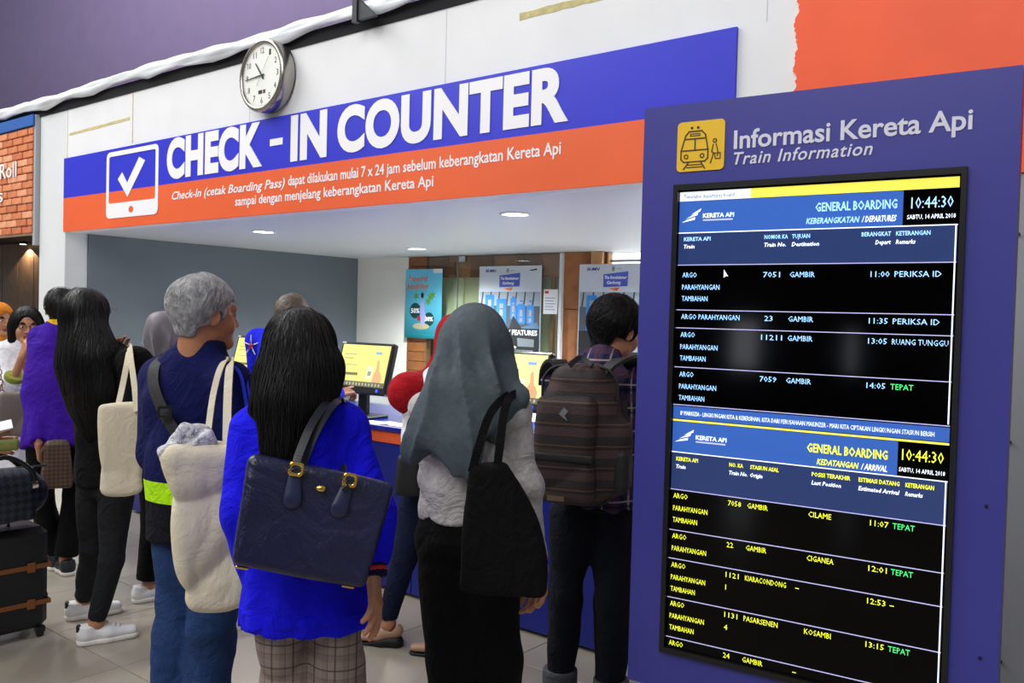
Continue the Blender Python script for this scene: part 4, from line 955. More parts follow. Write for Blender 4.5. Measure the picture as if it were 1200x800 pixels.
def bagshape(wt, wb, z0, z1, d0, d1, h=.006, seed=1, amp=.004, skew=0.0, lo=12, hi=34, k=.02, sag=0, lean=0.0):
    """soft bag: widths at top/bottom (half), z range, half depths bottom/top"""
    fd = folds(seed, amp, lo, hi, .7)
    X0 = max(wt, wb)+abs(skew)+.03; Y0_ = max(d0, d1)+.03+abs(lean)
    pr = [rbox((0, 0, (z0+z1)/2), (X0, Y0_, (z1-z0)/2+.03), .001)]
    def fin(F, X, Y, Z):
        t = np.clip((Z-z0)/(z1-z0), 0, 1); w = wb+(wt-wb)*t; dd = d0+(d1-d0)*t; xc = skew*t; yc = lean*t
        zb = z0+sag*(np.clip(np.abs((X-xc)/w), 0, 1)**2)
        qs = np.stack(np.broadcast_arrays(np.abs(X-xc)-w+k, np.abs(Y-yc)-dd+min(k, .8*min(d0, d1)), (zb-Z)+k, (Z-z1)+.006))
        q = np.sqrt((np.maximum(qs, 0)**2).sum(0))+np.minimum(qs.max(0), 0)-min(k, .8*min(d0, d1))
        Xb, Yb, Zb = np.broadcast_arrays(X, Y, Z); m = np.abs(q) < .03; q = q.copy(); q[m] += fd(Xb[m], Yb[m], Zb[m]); return q.astype(np.float32)
    return blob(pr, h, final=fin, it=2)
# ================================================================== MATERIALS FOR CLOTHES
def fabric(key, c, noise=.08, bump=.25, bs=220, **kw): return mat(key, c, rough=kw.pop('rough', .9), noise=noise, nscale=kw.pop('nscale', 12), bump=bump, bscale=bs, spec=kw.pop('spec', .2), sheen=kw.pop('sheen', .0), wr=kw.pop('wr', .45), **kw)
F_blue = fabric('royal_blue_jersey', '1410e0'); F_navy = fabric('navy_tracksuit', '0a103c'); F_black = fabric('black_cotton', '060608'); F_purple = fabric('purple_cotton', '3d1499')
F_white = fabric('white_cotton', 'e4e4ec'); F_grey = fabric('heather_grey_jersey', 'b9b4b2', noise=.14, nscale=60); F_scarf = fabric('slate_scarf', '535d63', noise=.10, nscale=50, bs=300, wr=.15)
F_jean = fabric('blue_denim', '223a66', noise=.25, nscale=9); F_djean = fabric('charcoal_denim', '222428', noise=.15); F_ink = fabric('indigo_denim', '090d18', noise=.2); F_canvas = fabric('cream_canvas', 'd9cfb8', noise=.05, bs=400, wr=.22)
F_red = fabric('red_scarf_cloth', 'a81420'); F_satin = mat('grey_satin', '6c686e', rough=.5, noise=.1, nscale=8, sheen=.2); F_orange = fabric('mustard_scarf', 'd9852a', noise=.2, nscale=30)
M_navyleather = mat('navy_leather', '15173c', rough=.34, noise=.15, nscale=10, bump=.10, bscale=160, coat=.1, wr=.3, wrs=5); M_brass = mat('brass', 'd9b25a', rough=.2, metal=1)
M_nylon = mat('black_nylon', '101114', rough=.6, bump=.3, bscale=300)

# --- woman in the royal blue sweatshirt
A = Person(352, 430, 2.25, 1.555, 4, 'woman seen from behind with long dark hair, royal blue sweatshirt and plaid trousers')
J = A.J; J['shR'] = A.L(404, 506, 2.25); J['shL'] = A.L(298, 504, 2.25); J['elR'] = A.L(430, 604, 2.21); J['wrR'] = A.L(436, 664, 2.16)
J['elL'] = A.L(293, 600, 2.2); J['wrL'] = A.L(300, 600, 2.42); J['hipR'] = A.L(394, 725, 2.25); J['hipL'] = A.L(332, 725, 2.25)
J['knR'] = A.L(396, 870, 2.25); J['knL'] = A.L(338, 870, 2.27); J['neck'] = A.L(351, 470, 2.25); J['head'] = A.L(352, 419, 2.27)
for q in 'RL': J['an'+q] = np.array([J['kn'+q][0], J['kn'+q][1]-.01, .08])
A.body(hand_kw=dict(R=dict(curl=(.18, .22, .28, .34), thumb=.5, up=(.2, 1, 0)), L=dict(curl=(.8, .8, .8, .8))))
hem = A.L(350, 722, 2.25)[2]
P = A.torso_prims(.158, .165, .172, .70, zb=hem+.0)+A.sleeve('R', (.060, .062, .040), to=.99)+A.sleeve('L', (.060, .058, .042))
P += [cap(A.L(430, 604, 2.21), A.L(438, 646, 2.18), .060, .050, k=.03)]
jk = A.garment('sweatshirt', P, F_blue, .0065, 11, .0048, 9, 24, .8, hem=hem, ripple=.004)
c = (J['hipR']+J['hipL'])/2
V, Q = blob([cap((c[0], c[1], hem-.018), (c[0], c[1], hem+.035), .168, .172, s=(1, .7, 1), fa=True, fb=True)], .006, lambda x, y, z: .0015*np.sin(np.arctan2(y-c[1], x-c[0])*120)+.0025*np.sin(np.arctan2(y-c[1], x-c[0])*9))
A.part('hem_rib', (V, Q), F_blue, jk)
d = norm(J['wrR']-J['elR']); w0 = J['wrR']
for nm, a, b, r_, m_ in (('cuff', -.012, .026, .036, fabric('navy_rib', '10123c')), ('cuff_stripe', .002, .014, .0375, mat('cuff_red', 'b8202a', rough=.8))):
    A.part(nm, blob([cap(w0+d*a, w0+d*b, r_, r_, fa=True, fb=True)], .004), m_, jk)
mp = mat('plaid_trouser_cloth', '8c7b74', rough=.9, bump=.25, bscale=250); T = NT(mp); x = T.coord(); cc = '8a7a74'
base = T.mix(T.noise(40), '82726b', '96867e')
for ax_, per in ((0, .052), (2, .060)):
    base = T.mix(T.m('MULTIPLY', T.stripe(x[ax_], per, .004), .75), base, '3a2c30'); base = T.mix(T.m('MULTIPLY', T.stripe(x[ax_], per, .0025, .35), .5), base, '5c3f44'); base = T.mix(T.m('MULTIPLY', T.stripe(x[ax_], per, .016, .6), .22), base, '4f4044')
T.out(base)
A.trousers(mp, (.071, .063, .058), seed=21, amp=.005, pel=.150, sq=.72, waist=hem+.05, zs=1.2, h=.007)
for q in 'RL': A.shoe(q, upper='2a2a30')
hd = A.J['head']; Lh = lambda px, py, t: A.L(px, py, t)
P = [ell(hd+[0, -.012, .036], (.084, .104, .096), k=.02), cap(hd+[0, -.035, .02], Lh(351, 440, 2.20), .078, .086, s=(1, .85, 1)), cap(Lh(351, 440, 2.20), Lh(345, 482, 2.15), .088, .066, s=(1, .62, 1), k=.04),
     cap(Lh(338, 478, 2.14), Lh(333, 530, 2.12), .060, .040, s=(1, .6, 1), k=.04), cap(Lh(332, 525, 2.12), Lh(320, 566, 2.11), .038, .010, s=(1, .6, 1), k=.03),
     cap(Lh(318, 440, 2.2), Lh(300, 480, 2.16), .040, .012, s=(1, .8, 1), k=.03), cap(Lh(382, 430, 2.22), Lh(377, 476, 2.17), .038, .016, s=(1, .8, 1), k=.03),
     rbox(hd+[0, .115, -.05], (.062, .075, .095), .03, k=.02, op='-'), rbox(hd+[0, .14, -.2], (.2, .12, .2), .03, k=.02, op='-')]
A.hair(P, HAIRB, HAIRS, h=.0055, n=2600, steps=18, ds=.016, down=.85, seed=5, amp=.0035, freq=60, crown=hd+[.0, -.02, .14], inhead=False, jit=.12, thick=.006, r0=.0010)

# --- grey-haired man
B = Person(236, 400, 2.80, 1.665, 32, 'grey-haired man in a navy tracksuit jacket with a lime band and blue jeans')
J = B.J; J['shR'] = B.L(270, 448, 2.72); J['shL'] = B.L(190, 444, 2.88); J['elR'] = B.L(283, 530, 2.72); J['wrR'] = B.L(290, 545, 2.98); J['elL'] = B.L(185, 530, 2.86); J['wrL'] = B.L(212, 540, 3.1)
J['hipR'] = B.L(256, 620, 2.78); J['hipL'] = B.L(212, 620, 2.83); J['knR'] = B.L(248, 735, 2.78); J['knL'] = B.L(210, 735, 2.84); J['neck'] = B.L(238, 412, 2.80); J['head'] = B.L(241, 368, 2.80)
J['anR'] = np.array([*B.L(240, 800, 2.78)[:2], .08]); J['anL'] = np.array([*B.L(208, 800, 2.86)[:2], .08])
B.yaw = 32; B.tilt = 2
B.body(SKIN2, hh=.004)
hem = B.L(230, 628, 2.8)[2]; zs0, zs1 = B.L(190, 589, 2.72)[2], B.L(190, 564, 2.72)[2]
mj = fabric('navy_jacket_banded', '0c1440'); T = NT(mj); x = T.coord(); band = T.m('MULTIPLY', T.m('GREATER_THAN', x[2], float(zs0)), T.m('LESS_THAN', x[2], float(zs1)))
T.out(T.mix(band, T.mix(T.m('LESS_THAN', x[2], float(zs0)), '0b124a', '080a16'), 'b4f018'))
P = B.torso_prims(.165, .160, .168, .70, zb=hem)+B.sleeve('R', (.062, .055, .045))+B.sleeve('L', (.062, .057, .045))
jk = B.garment('jacket', P, mj, .0065, 31, .0050, 8, 22, .8, hem=hem)
B.part('collar', blob([cap(J['neck']+[0, -.004, -.03], J['neck']+[0, .01, .035], .075, .066, s=(1, 1, 1), fb=True), cap(J['neck']+[0, 0, -.05], J['neck']+[0, .02, .06], .058, .056, k=.004, op='-')], .005), F_navy, jk)
for k in (0, 1):
    pts = [J['shR']+np.array([.030+.01*k, -.03+.022*k, .052-.012*k]), J['shR']+np.array([.055, -.03+.024*k, .015]), (J['shR']*.5+J['elR']*.5)+np.array([.058, -.025+.024*k, 0]), J['elR']+np.array([.055, -.02+.024*k, .01])]
    ribbon('sleeve_stripe', [B.W(p) for p in pts], .009, .006, lambda p: B.R @ np.array([1, -.5, .2]), mat('piping_blue', '2440e8', rough=.7), jk, 8, B.R, B.base)
B.trousers(F_jean, (.084, .078, .074), end=.0, seed=33, amp=.006, pel=.155, sq=.74, waist=hem+.06, zs=1.0)
for q in 'RL': B.shoe(q, upper='3a3530')
HG = mat('grey_hair', 'a9a9ab', rough=.45, bump=.6, bscale=90, bstretch=(1, 1, .1), noise=.25, nscale=40); HGS = mat('grey_hair_strand', 'bcbcbe', rough=.45, noise=.40, nscale=45)
B.short_hair(HG, HGS, 35, 5200, back=-.066, vol=.003, amp=.0035, r0=.0008, crown=(0, -.04, .12))
B.part('eyeglasses', B.tohead(blob([cap((.084, .0, .01), (.072, .075, .004), .002), cap((-.084, .0, .01), (-.072, .075, .004), .002)], .0022)), M_dark) if False else None

# --- woman with very long black hair
C_ = Person(110, 440, 4.0, 1.63, 48, 'woman with waist-length black hair, black top, charcoal jeans and white sneakers')
J = C_.J; J['head'] = C_.L(100, 372, 4.0); J['neck'] = C_.L(105, 402, 4.0); J['shR'] = C_.L(158, 425, 3.88); J['shL'] = C_.L(92, 420, 4.12); J['elR'] = C_.L(163, 478, 3.86); J['wrR'] = C_.L(138, 432, 3.98)
J['elL'] = C_.L(98, 478, 4.14); J['wrL'] = C_.L(120, 470, 4.3); J['hipR'] = C_.L(138, 575, 3.97); J['hipL'] = C_.L(110, 575, 4.08); J['knR'] = C_.L(131, 655, 4.02); J['knL'] = C_.L(108, 640, 4.16)
J['anR'] = C_.L(113, 722, 4.06); J['anL'] = C_.L(98, 694, 4.38); J['anR'][2] = .09; J['anL'][2] = .09; C_.yaw = 10
C_.body(hand_kw=dict(R=dict(curl=(.5, .55, .6, .6), dir=(-.3, .25, 1), up=(.3, 1, 0)), L=dict()))
hem = C_.L(120, 566, 4.0)[2]
P = C_.torso_prims(.150, .140, .158, .78, zb=hem)+C_.sleeve('R', (.066, .058, .045))+C_.sleeve('L', (.055, .050, .038))
C_.garment('top', P, F_black, .0085, 41, .005, 8, 22, hem=hem)
C_.trousers(F_djean, (.080, .056, .044), seed=43, amp=.003, pel=.148, sq=.80, waist=hem+.06, end=.02)
C_.shoe('R', ang=34, tab='101418'); C_.shoe('L', ang=30, tab='101418')
hd = J['head']; Lh = C_.L
P = [ell(hd+[0, -.012, .036], (.098, .110, .100), k=.02), cap(hd+[0, -.02, .0], Lh(103, 425, 3.94), .105, .140, s=(1, .8, 1)), cap(Lh(103, 425, 3.94), Lh(107, 465, 3.9), .145, .120, s=(1, .62, 1), k=.05), cap(Lh(107, 465, 3.9), Lh(104, 500, 3.9), .115, .050, s=(1, .5, 1), k=.05),
     rbox(hd+[0, .115, -.05], (.062, .075, .10), .03, k=.02, op='-')]
C_.hair(P, HAIRB, HAIRS, h=.008, n=1800, steps=20, ds=.024, down=.88, seed=45, amp=.005, freq=45, crown=hd+[0, -.02, .14], inhead=False, jit=.10, thick=.006, r0=.0014)

# --- man in purple shirt
D = Person(71, 400, 5.0, 1.645, 4, 'man in a long purple shirt with a yellow collar, seen from behind')
J = D.J; J['head'] = D.L(72, 362, 5.12); J['neck'] = D.L(71, 384, 5.1); J['shL'] = D.L(46, 396, 5.08); J['shR'] = D.L(98, 396, 5.1)
J['elL'] = D.L(38, 462, 4.98); J['wrL'] = D.L(45, 520, 4.86); J['elR'] = D.L(104, 450, 5.1)
J['anL'] = D.L(62, 650, 5.2); J['anR'] = D.L(77, 655, 5.1); J['anL'][2] = J['anR'][2] = .08
D.body(SKIN2, hand_kw=dict(L=dict(curl=(1.1, 1.1, 1.1, 1.1), dir=(.1, -.1, -1)), R={})); hem = D.L(60, 521, 5.1)[2]
D.garment('shirt', D.torso_prims(.165, .165, .195, .74, zb=hem)+D.sleeve('L', (.06, .058, .05), to=.98)+D.sleeve('R', (.06, .055, .05)), F_purple, .0095, 51, .006, 6, 16, .5, hem=hem, ripple=.008)
D.part('collar', blob([cap(J['neck']+[0, -.01, -.01], J['neck']+[0, -.005, .045], .082, .070, fb=True), cap(J['neck']+[0, .01, -.05], J['neck']+[0, .02, .06], .055, .054, k=.004, op='-')], .005), fabric('yellow_cotton', 'e8b81c'))
D.trousers(F_black, (.080, .072, .066), seed=53, pel=.145, amp=.004)
for q in 'RL': D.shoe(q, ang=-20, upper='14151c', sole='d8d4cc')
D.short_hair(seed=55, n=600)

# --- woman with glasses, facing us
E = Person(24, 400, 5.65, 1.575, 172, 'woman in glasses facing us, white blouse and pink scarf, dark bobbed hair')
J = E.J; J['head'] = E.L(31, 383, 5.62); J['neck'] = E.L(28, 404, 5.64); E.yaw = 2; J['shR'] = E.L(2, 415, 5.6); J['elR'] = E.L(12, 456, 5.48); J['wrR'] = E.L(26, 418, 5.42); J['shL'] = E.L(50, 414, 5.7)
E.body(hand_kw=dict(R=dict(curl=(.7, .75, .8, .8), up=(0, -.2, 1))), hh=.0035, eyes=True, chubby=.004)
hem = E.L(25, 556, 5.6)[2]
E.garment('blouse', E.torso_prims(.155, .16, .21, .75, zb=hem)+E.sleeve('R', (.062, .066, .060), to=.35)+E.sleeve('L', (.06, .055, .05)), F_white, .0095, 61, .006, 6, 16, .6, hem=hem, ripple=.012)
w_ = J['elR']*.6+J['wrR']*.4; d = norm(J['wrR']-J['elR']); E.part('sleeve_trim', blob([cap(w_-d*.03, w_+d*.01, .058, .060, fa=True, fb=True)], .006), fabric('olive_trim', '8c9440'))
hd = J['head']
E.part('scarf', blob([cap(J['neck']+[-.07, .02, -.02], J['neck']+[.02, .085, -.10], .032, .035), cap(J['neck']+[.07, .02, -.02], J['neck']+[-.02, .085, -.10], .032, .035), cap(J['neck']+[0, .10, -.10], J['neck']+[-.03, .135, -.26], .036, .03, s=(1, .6, 1)), cap(J['neck']+[0, -.02, .02], J['neck']+[0, -.03, -.04], .075, .09)], .006, folds(66, .006, 20, 50)), fabric('rose_scarf', '9c5a6c', noise=.3, nscale=40))
P = [ell((0, -.016, .034), (.095, .108, .100), k=.02), cap((-.066, -.01, .0), (-.070, .0, -.095), .040, .034, k=.03), cap((.066, -.01, .0), (.070, .0, -.095), .040, .034, k=.03), cap((0, -.05, 0), (0, -.055, -.09), .075, .07, k=.03),
     ell((.008, .115, -.02), (.064, .078, .100), k=.012, op='-'), rbox((0, .08, -.12), (.05, .09, .08), .02, k=.02, op='-')]
E.hair(P, HAIRB, HAIRS, h=.005, n=1200, steps=12, ds=.018, down=.8, seed=65, amp=.003, jit=.1)
for sx in (-1, 1):
    t = [(sx*.031+.021*math.cos(a), .099, .0+.016*math.sin(a)) for a in np.linspace(0, 2*math.pi, 22)]; mb = MB().tube(t, .0016, 5); mb.tube([(sx*.052, .097, .004), (sx*.079, .0, .006)], .0016, 5)
    E.part('eyeglasses', E.tohead((np.array(mb.V), np.array([f for f in mb.F if len(f) == 4]))), mat('spectacle_brown', '3a1c14', rough=.3))
mb = MB().tube([(-.010, .100, .004), (0, .103, .006), (.010, .100, .004)], .0016, 5); E.part('eyeglasses', E.tohead((np.array(mb.V), np.array([f for f in mb.F if len(f) == 4]))), mat('spectacle_brown', '3a1c14'))
E.trousers(F_grey, (.09, .075, .068), seed=63, pel=.155)
for q in 'RL': E.shoe(q, upper='5a4a40')

# --- generic head scarf builder
def headscarf(p, prims, m, seed, h=.006, amp=.006, lo=9, hi=26, zs=.7, name='headscarf', openf=True):
    hd = p.J['head']; Rh = p.headR()
    P = [ell(hd+[0, -.012, .030], (.094, .112, .108), k=.02)]+prims
    if openf:
        c = hd+Rh @ np.array([0, .125, -.015]); P.append(ell(c, (.066, .085, .088), R=Rh, k=.012, op='-'))
    f0 = folds(seed, amp*.5, lo, hi, zs); n_ = p.J['neck']
    def dsp(x, y, z):
        th = np.arctan2(x-n_[0], -(y-n_[1])+.02); q = th*5.0+np.sin(z*9+th*2)*.9; fall = np.clip((hd[2]+.09-z)/.14, 0, 1)
        return f0(x, y, z)+(-amp*1.5*(1-np.abs(np.sin(q))**.7*1.6)+amp*.4*np.sin(q*2.3+z*20))*fall
    return p.part(name, blob(P, h, dsp, it=1), m)
def std_drape(p, w=.17, drop=.20, back=.0):
    n = p.J['neck']; return [cap(p.J['head']+[0, -.02, -.04], n+[0, 0, -.02], .095, .10, k=.05), cap(n+[0, -.01, .0], n+[0, -.02, -drop], .11, w, s=(1, .78, 1), k=.06)]
Fp = Person(-2, 400, 6.3, 1.55, 150, 'person in a mustard headscarf at the far left edge')
Fp.body(eyes=True); headscarf(Fp, std_drape(Fp), F_orange, 71, .008); hem = .95
Fp.garment('tunic', Fp.torso_prims(.15, .15, .17, .7, zb=.62)+Fp.sleeve('R')+Fp.sleeve('L'), fabric('olive_cloth', '5c5a30'), .011, 72, .005, 6, 16, hem=.62)
Fp.trousers(F_black, (.09, .08, .07), h=.011); [Fp.shoe(q, upper='2a2420') for q in 'RL']
G = Person(193, 420, 4.6, 1.565, 58, 'woman in a shiny grey headscarf and dark clothes, half behind the grey-haired man')
G.J['head'] = G.L(196, 394, 4.6); G.J['neck'] = G.L(192, 420, 4.6); G.J['anR'][0] += .05
G.body(); headscarf(G, std_drape(G, .16, .17)+[cap(G.J['neck']+[-.09, .04, .02], G.J['neck']+[.07, .10, -.09], .035, .04, k=.01), cap(G.J['head']+[.09, .03, .03], G.J['neck']+[.05, .09, -.02], .02, .035, k=.008)], F_satin, 73, .006, .009, 12, 34)
G.garment('coat', G.torso_prims(.16, .155, .17, .75, zb=.75)+G.sleeve('R', (.058, .05, .045))+G.sleeve('L', (.058, .05, .045)), fabric('midnight_cloth', '11131f'), .010, 74, .005, 6, 18, hem=.75)
G.trousers(F_black, (.09, .075, .065), h=.010); [G.shoe(q, ang=10) for q in 'RL']

# --- bald man at the central monitor
I = Person(345, 400, 4.5, 1.655, 42, 'balding man in a royal blue jacket touching the central monitor')
J = I.J; J['head'] = I.L(345, 370, 4.5); J['neck'] = I.L(340, 400, 4.5); I.tilt = -8; J['shL'] = I.L(303, 400, 4.62); J['shR'] = I.L(368, 415, 4.36); J['elR'] = I.L(385, 462, 4.42); J['wrR'] = I.L(398, 462, 4.62); J['elL'] = I.L(305, 460, 4.64); J['wrL'] = I.L(330, 470, 4.9)
I.body(SKIN2, hand_kw=dict(R=dict(curl=(.3, .8, .9, .9), point=True, dir=(.0, 1, .15), up=(-1, 0, .3))))
hem = .78; m2 = fabric('royal_blue_jacket', '1a24dc')
jk = I.garment('jacket', I.torso_prims(.17, .165, .17, .72, zb=hem)+I.sleeve('R', (.062, .052, .045), to=.85)+I.sleeve('L', (.062, .055, .045)), m2, .009, 81, .005, 7, 18, hem=hem)
c = I.J['shL']+np.array([.02, -.075, -.02])
for k, (m_, s_) in enumerate((('e8e8ee', 1), ('b02030', .45))):
    P_ = []
    for a in range(10): r_ = (.055 if a % 2 == 0 else .024)*s_; P_.append((c[0]+r_*math.cos(a*.628+.3), c[2]+r_*math.sin(a*.628+.3)))
    v, q = blob([cap((x_, c[1]-.004*k, z_), (c[0], c[1]-.004*k, c[2]), .003, .005, k=.002) for x_, z_ in P_[::2]], .003); I.part('emblem', (v, q), mat('emblem_'+m_, m_, rough=.6), jk)
I.trousers(F_ink, (.09, .075, .068), h=.010); [I.shoe(q, upper='26221e') for q in 'RL']
I.part('hair', I.tohead(blob([ell((0, -.016, .032), (.079, .097, .087), k=.01), rbox((0, .105, -.035), (.12, .075, .088), .02, k=.01, op='-'), rbox((0, 0, -.16), (.2, .2, .1), .005, k=.01, op='-')], .004, folds(83, .0015, 60, 120))), mat('cropped_grey_hair', '5a5044', rough=.5, noise=.3, nscale=90))
w_ = J['wrR']; V, Q = blob([cap(w_+[0, -.03, 0], w_+[0, -.012, 0], .030, .030, fa=True, fb=True), ell(w_+[.028, -.02, .01], (.008, .02, .02))], .004); I.part('wristwatch', (V, Q), M_chrome)

# --- red scarf woman
Jp = Person(512, 430, 4.05, 1.55, -12, 'woman in a red headscarf and dark jeans mostly hidden behind the grey-scarfed woman')
J = Jp.J; J['head'] = Jp.L(533, 401, 4.12); J['neck'] = Jp.L(524, 436, 4.1); J['shL'] = Jp.L(486, 470, 4.0); J['shR'] = Jp.L(540, 445, 4.1)
J['hipL'] = Jp.L(492, 575, 4.05); J['knL'] = Jp.L(474, 655, 4.08); J['anL'] = Jp.L(455, 735, 4.12); J['anL'][2] = .10; J['hipR'] = Jp.L(522, 575, 4.05); J['knR'] = Jp.L(523, 660, 4.0); J['anR'] = Jp.L(522, 735, 4.0); J['anR'][2] = .10
J['elL'] = Jp.L(488, 505, 4.05); J['wrL'] = Jp.L(486, 480, 4.3)
Jp.body(); headscarf(Jp, [cap(J['head']+[0, -.02, -.04], J['neck'], .095, .09, k=.05), cap(J['neck']+[0, 0, -.05], Jp.L(480, 462, 4.0), .075, .090, s=(1, .8, 1), k=.03), cap(Jp.L(480, 462, 4.0), Jp.L(492, 486, 4.0), .085, .040, s=(1, .8, 1), k=.04), cap(J['neck'], Jp.L(535, 455, 4.1), .08, .09, s=(1, .8, 1), k=.05)], F_red, 91, .007, .005)
Jp.garment('blouse', Jp.torso_prims(.15, .145, .15, .72, zb=.86)+Jp.sleeve('R', (.055, .05, .045))+Jp.sleeve('L', (.055, .05, .045)), F_white, .010, 92, .005, 6, 18, hem=.86)
Jp.trousers(fabric('navy_denim', '141c38', noise=.15), (.082, .060, .046), h=.009, amp=.003, end=.03); [Jp.shoe(q, 'flat', ang=-62, upper='b08a72', sole='0c0b0b') for q in 'RL']

# --- grey scarf woman
K = Person(552, 430, 2.5, 1.57, 8, 'woman in a slate grey headscarf and light grey top, seen from behind')
J = K.J; J['head'] = K.L(556, 410, 2.52); J['neck'] = K.L(550, 452, 2.52); J['shL'] = K.L(503, 484, 2.52); J['shR'] = K.L(600, 486, 2.48); J['elR'] = K.L(619, 568, 2.45); J['wrR'] = K.L(632, 660, 2.52)
J['elL'] = K.L(514, 560, 2.52); J['wrL'] = K.L(512, 560, 2.75); J['hipL'] = K.L(522, 650, 2.5); J['hipR'] = K.L(572, 650, 2.5); J['knL'] = K.L(535, 770, 2.5); J['knR'] = K.L(580, 770, 2.52); J['anL'] = np.array([*K.L(540, 860, 2.5)[:2], .08]); J['anR'] = np.array([*K.L(572, 860, 2.5)[:2], .08])
K.body(hand_kw=dict(R=dict(curl=(.55, .6, .65, .7), thumb=.5, up=(-.9, .5, 0), dir=(-.1, .1, -1))))
hem = K.L(540, 610, 2.5)[2]
K.garment('top', K.torso_prims(.136, .124, .140, .72, zb=hem)+K.sleeve('R', (.050, .040, .033), to=.98)+K.sleeve('L', (.054, .046, .036)), F_grey, .0065, 95, .0055, 9, 24, 1.6, hem=hem)
P = [cap(J['head']+[0, -.02, .0], K.L(552, 450, 2.5), .100, .105, k=.05), cap(K.L(552, 450, 2.5), K.L(545, 490, 2.48), .110, .120, s=(1, .78, 1), k=.05),
     cap(K.L(525, 445, 2.44), K.L(503, 492, 2.42), .070, .055, s=(1, .55, 1), k=.05), cap(K.L(503, 492, 2.42), K.L(480, 524, 2.42), .055, .030, s=(1, .5, 1), k=.04), cap(K.L(482, 515, 2.42), K.L(474, 537, 2.42), .028, .010, s=(1, .5, 1), k=.03),
     cap(K.L(545, 470, 2.38), K.L(538, 525, 2.36), .100, .062, s=(1, .35, 1), k=.05), cap(K.L(537, 520, 2.36), K.L(532, 555, 2.36), .060, .016, s=(1, .4, 1), k=.04),
     cap(K.L(568, 455, 2.45), K.L(588, 474, 2.43), .075, .050, s=(1, .6, 1), k=.04), cap(K.L(586, 472, 2.43), K.L(606, 466, 2.42), .045, .018, s=(1, .6, 1), k=.03), cap(K.L(575, 480, 2.40), K.L(577, 505, 2.40), .040, .014, s=(1, .5, 1), k=.03)]
headscarf(K, P, F_scarf, 97, .0055, .0075, 9, 22, .35)
K.trousers(fabric('black_trouser', '030304'), (.088, .080, .072), end=.0, seed=99, amp=.004, pel=.150, sq=.74, waist=hem+.05); [K.shoe(q, upper='18181c') for q in 'RL']

# --- man with backpack
Lp = Person(706, 430, 3.3, 1.635, 14, 'young man in a navy plaid shirt and dark jeans with rolled cuffs, wearing a backpack')
J = Lp.J; J['head'] = Lp.L(722, 388, 3.36); J['neck'] = Lp.L(708, 420, 3.32); J['shL'] = Lp.L(655, 447, 3.34); J['shR'] = Lp.L(748, 450, 3.24); J['elL'] = Lp.L(650, 505, 3.45); J['wrL'] = Lp.L(680, 510, 3.7); J['elR'] = Lp.L(757, 510, 3.3); J['wrR'] = Lp.L(745, 505, 3.58)
J['hipL'] = Lp.L(672, 610, 3.3); J['hipR'] = Lp.L(718, 610, 3.28); J['knL'] = Lp.L(662, 700, 3.32); J['knR'] = Lp.L(716, 705, 3.26); J['anL'] = Lp.L(656, 795, 3.36); J['anR'] = Lp.L(716, 805, 3.28); J['anL'][2] = J['anR'][2] = .10; Lp.yaw = 30; Lp.tilt = 16
Lp.body()
ms = fabric('navy_plaid_shirt', '23264a'); T = NT(ms); x = T.coord(); base = T.mix(T.noise(30), '191c3c', '2c3160')
for ax_ in (0, 2): base = T.mix(T.m('MULTIPLY', T.stripe(x[ax_], .085, .030, .2), .55), base, '4c3240'); base = T.mix(T.m('MULTIPLY', T.stripe(x[ax_], .085, .006, .5), .6), base, 'b9a79c'); base = T.mix(T.m('MULTIPLY', T.stripe(x[ax_], .085, .012, .75), .6), base, '0c0c18')
T.out(base); hem = Lp.L(700, 592, 3.3)[2]
Lp.garment('shirt', Lp.torso_prims(.165, .155, .160, .70, zb=hem)+Lp.sleeve('R', (.060, .052, .044))+Lp.sleeve('L', (.060, .052, .044)), ms, .0075, 101, .005, 7, 20, hem=hem, ripple=.006)
Lp.part('collar', blob([cap(J['neck']+[0, 0, -.03], J['neck']+[0, .01, .035], .074, .062, fb=True), cap(J['neck']+[0, .01, -.05], J['neck']+[0, .02, .06], .054, .052, k=.004, op='-')], .005), ms)
Lp.trousers(F_ink, (.086, .066, .058), end=.06, seed=103, amp=.005, pel=.150)
for q in 'RL': Lp.part('rolled_cuff', blob([cap(J['an'+q]+[0, 0, .05], J['an'+q]+[0, 0, .12], .067, .067, fa=True, fb=True)], .006), fabric('cuff_grey', '4a4c52')); Lp.shoe(q, upper='1c3a66')
Lp.short_hair(seed=105, n=2600, vol=.010, back=-.085)

# --- traveller just outside the left edge holding papers
Mp = Person(-118, 420, 3.6, 1.62, 75, 'traveller cut off at the left edge, holding papers and a green purse')
J = Mp.J; J['elR'] = Mp.L(-60, 520, 3.5); J['elL'] = Mp.L(-82, 508, 3.68); J['wrL'] = Mp.L(-16, 522, 3.74); J['wrR'] = Mp.L(-40, 540, 3.66)
Mp.body(hand_kw=dict(L=dict(curl=(.5, .5, .5, .5), dir=Mp.R.T @ (CR*.98+CF*.1), up=Mp.R.T @ (CU))))
Mp.garment('shirt', Mp.torso_prims(zb=.8)+Mp.sleeve('R', to=.7)+Mp.sleeve('L', to=.7), F_black, .011, 107, .004, 6, 16, hem=.8); Mp.trousers(F_ink, (.09, .07, .06), h=.011); Mp.short_hair(n=0); [Mp.shoe(q, upper='303030') for q in 'RL']

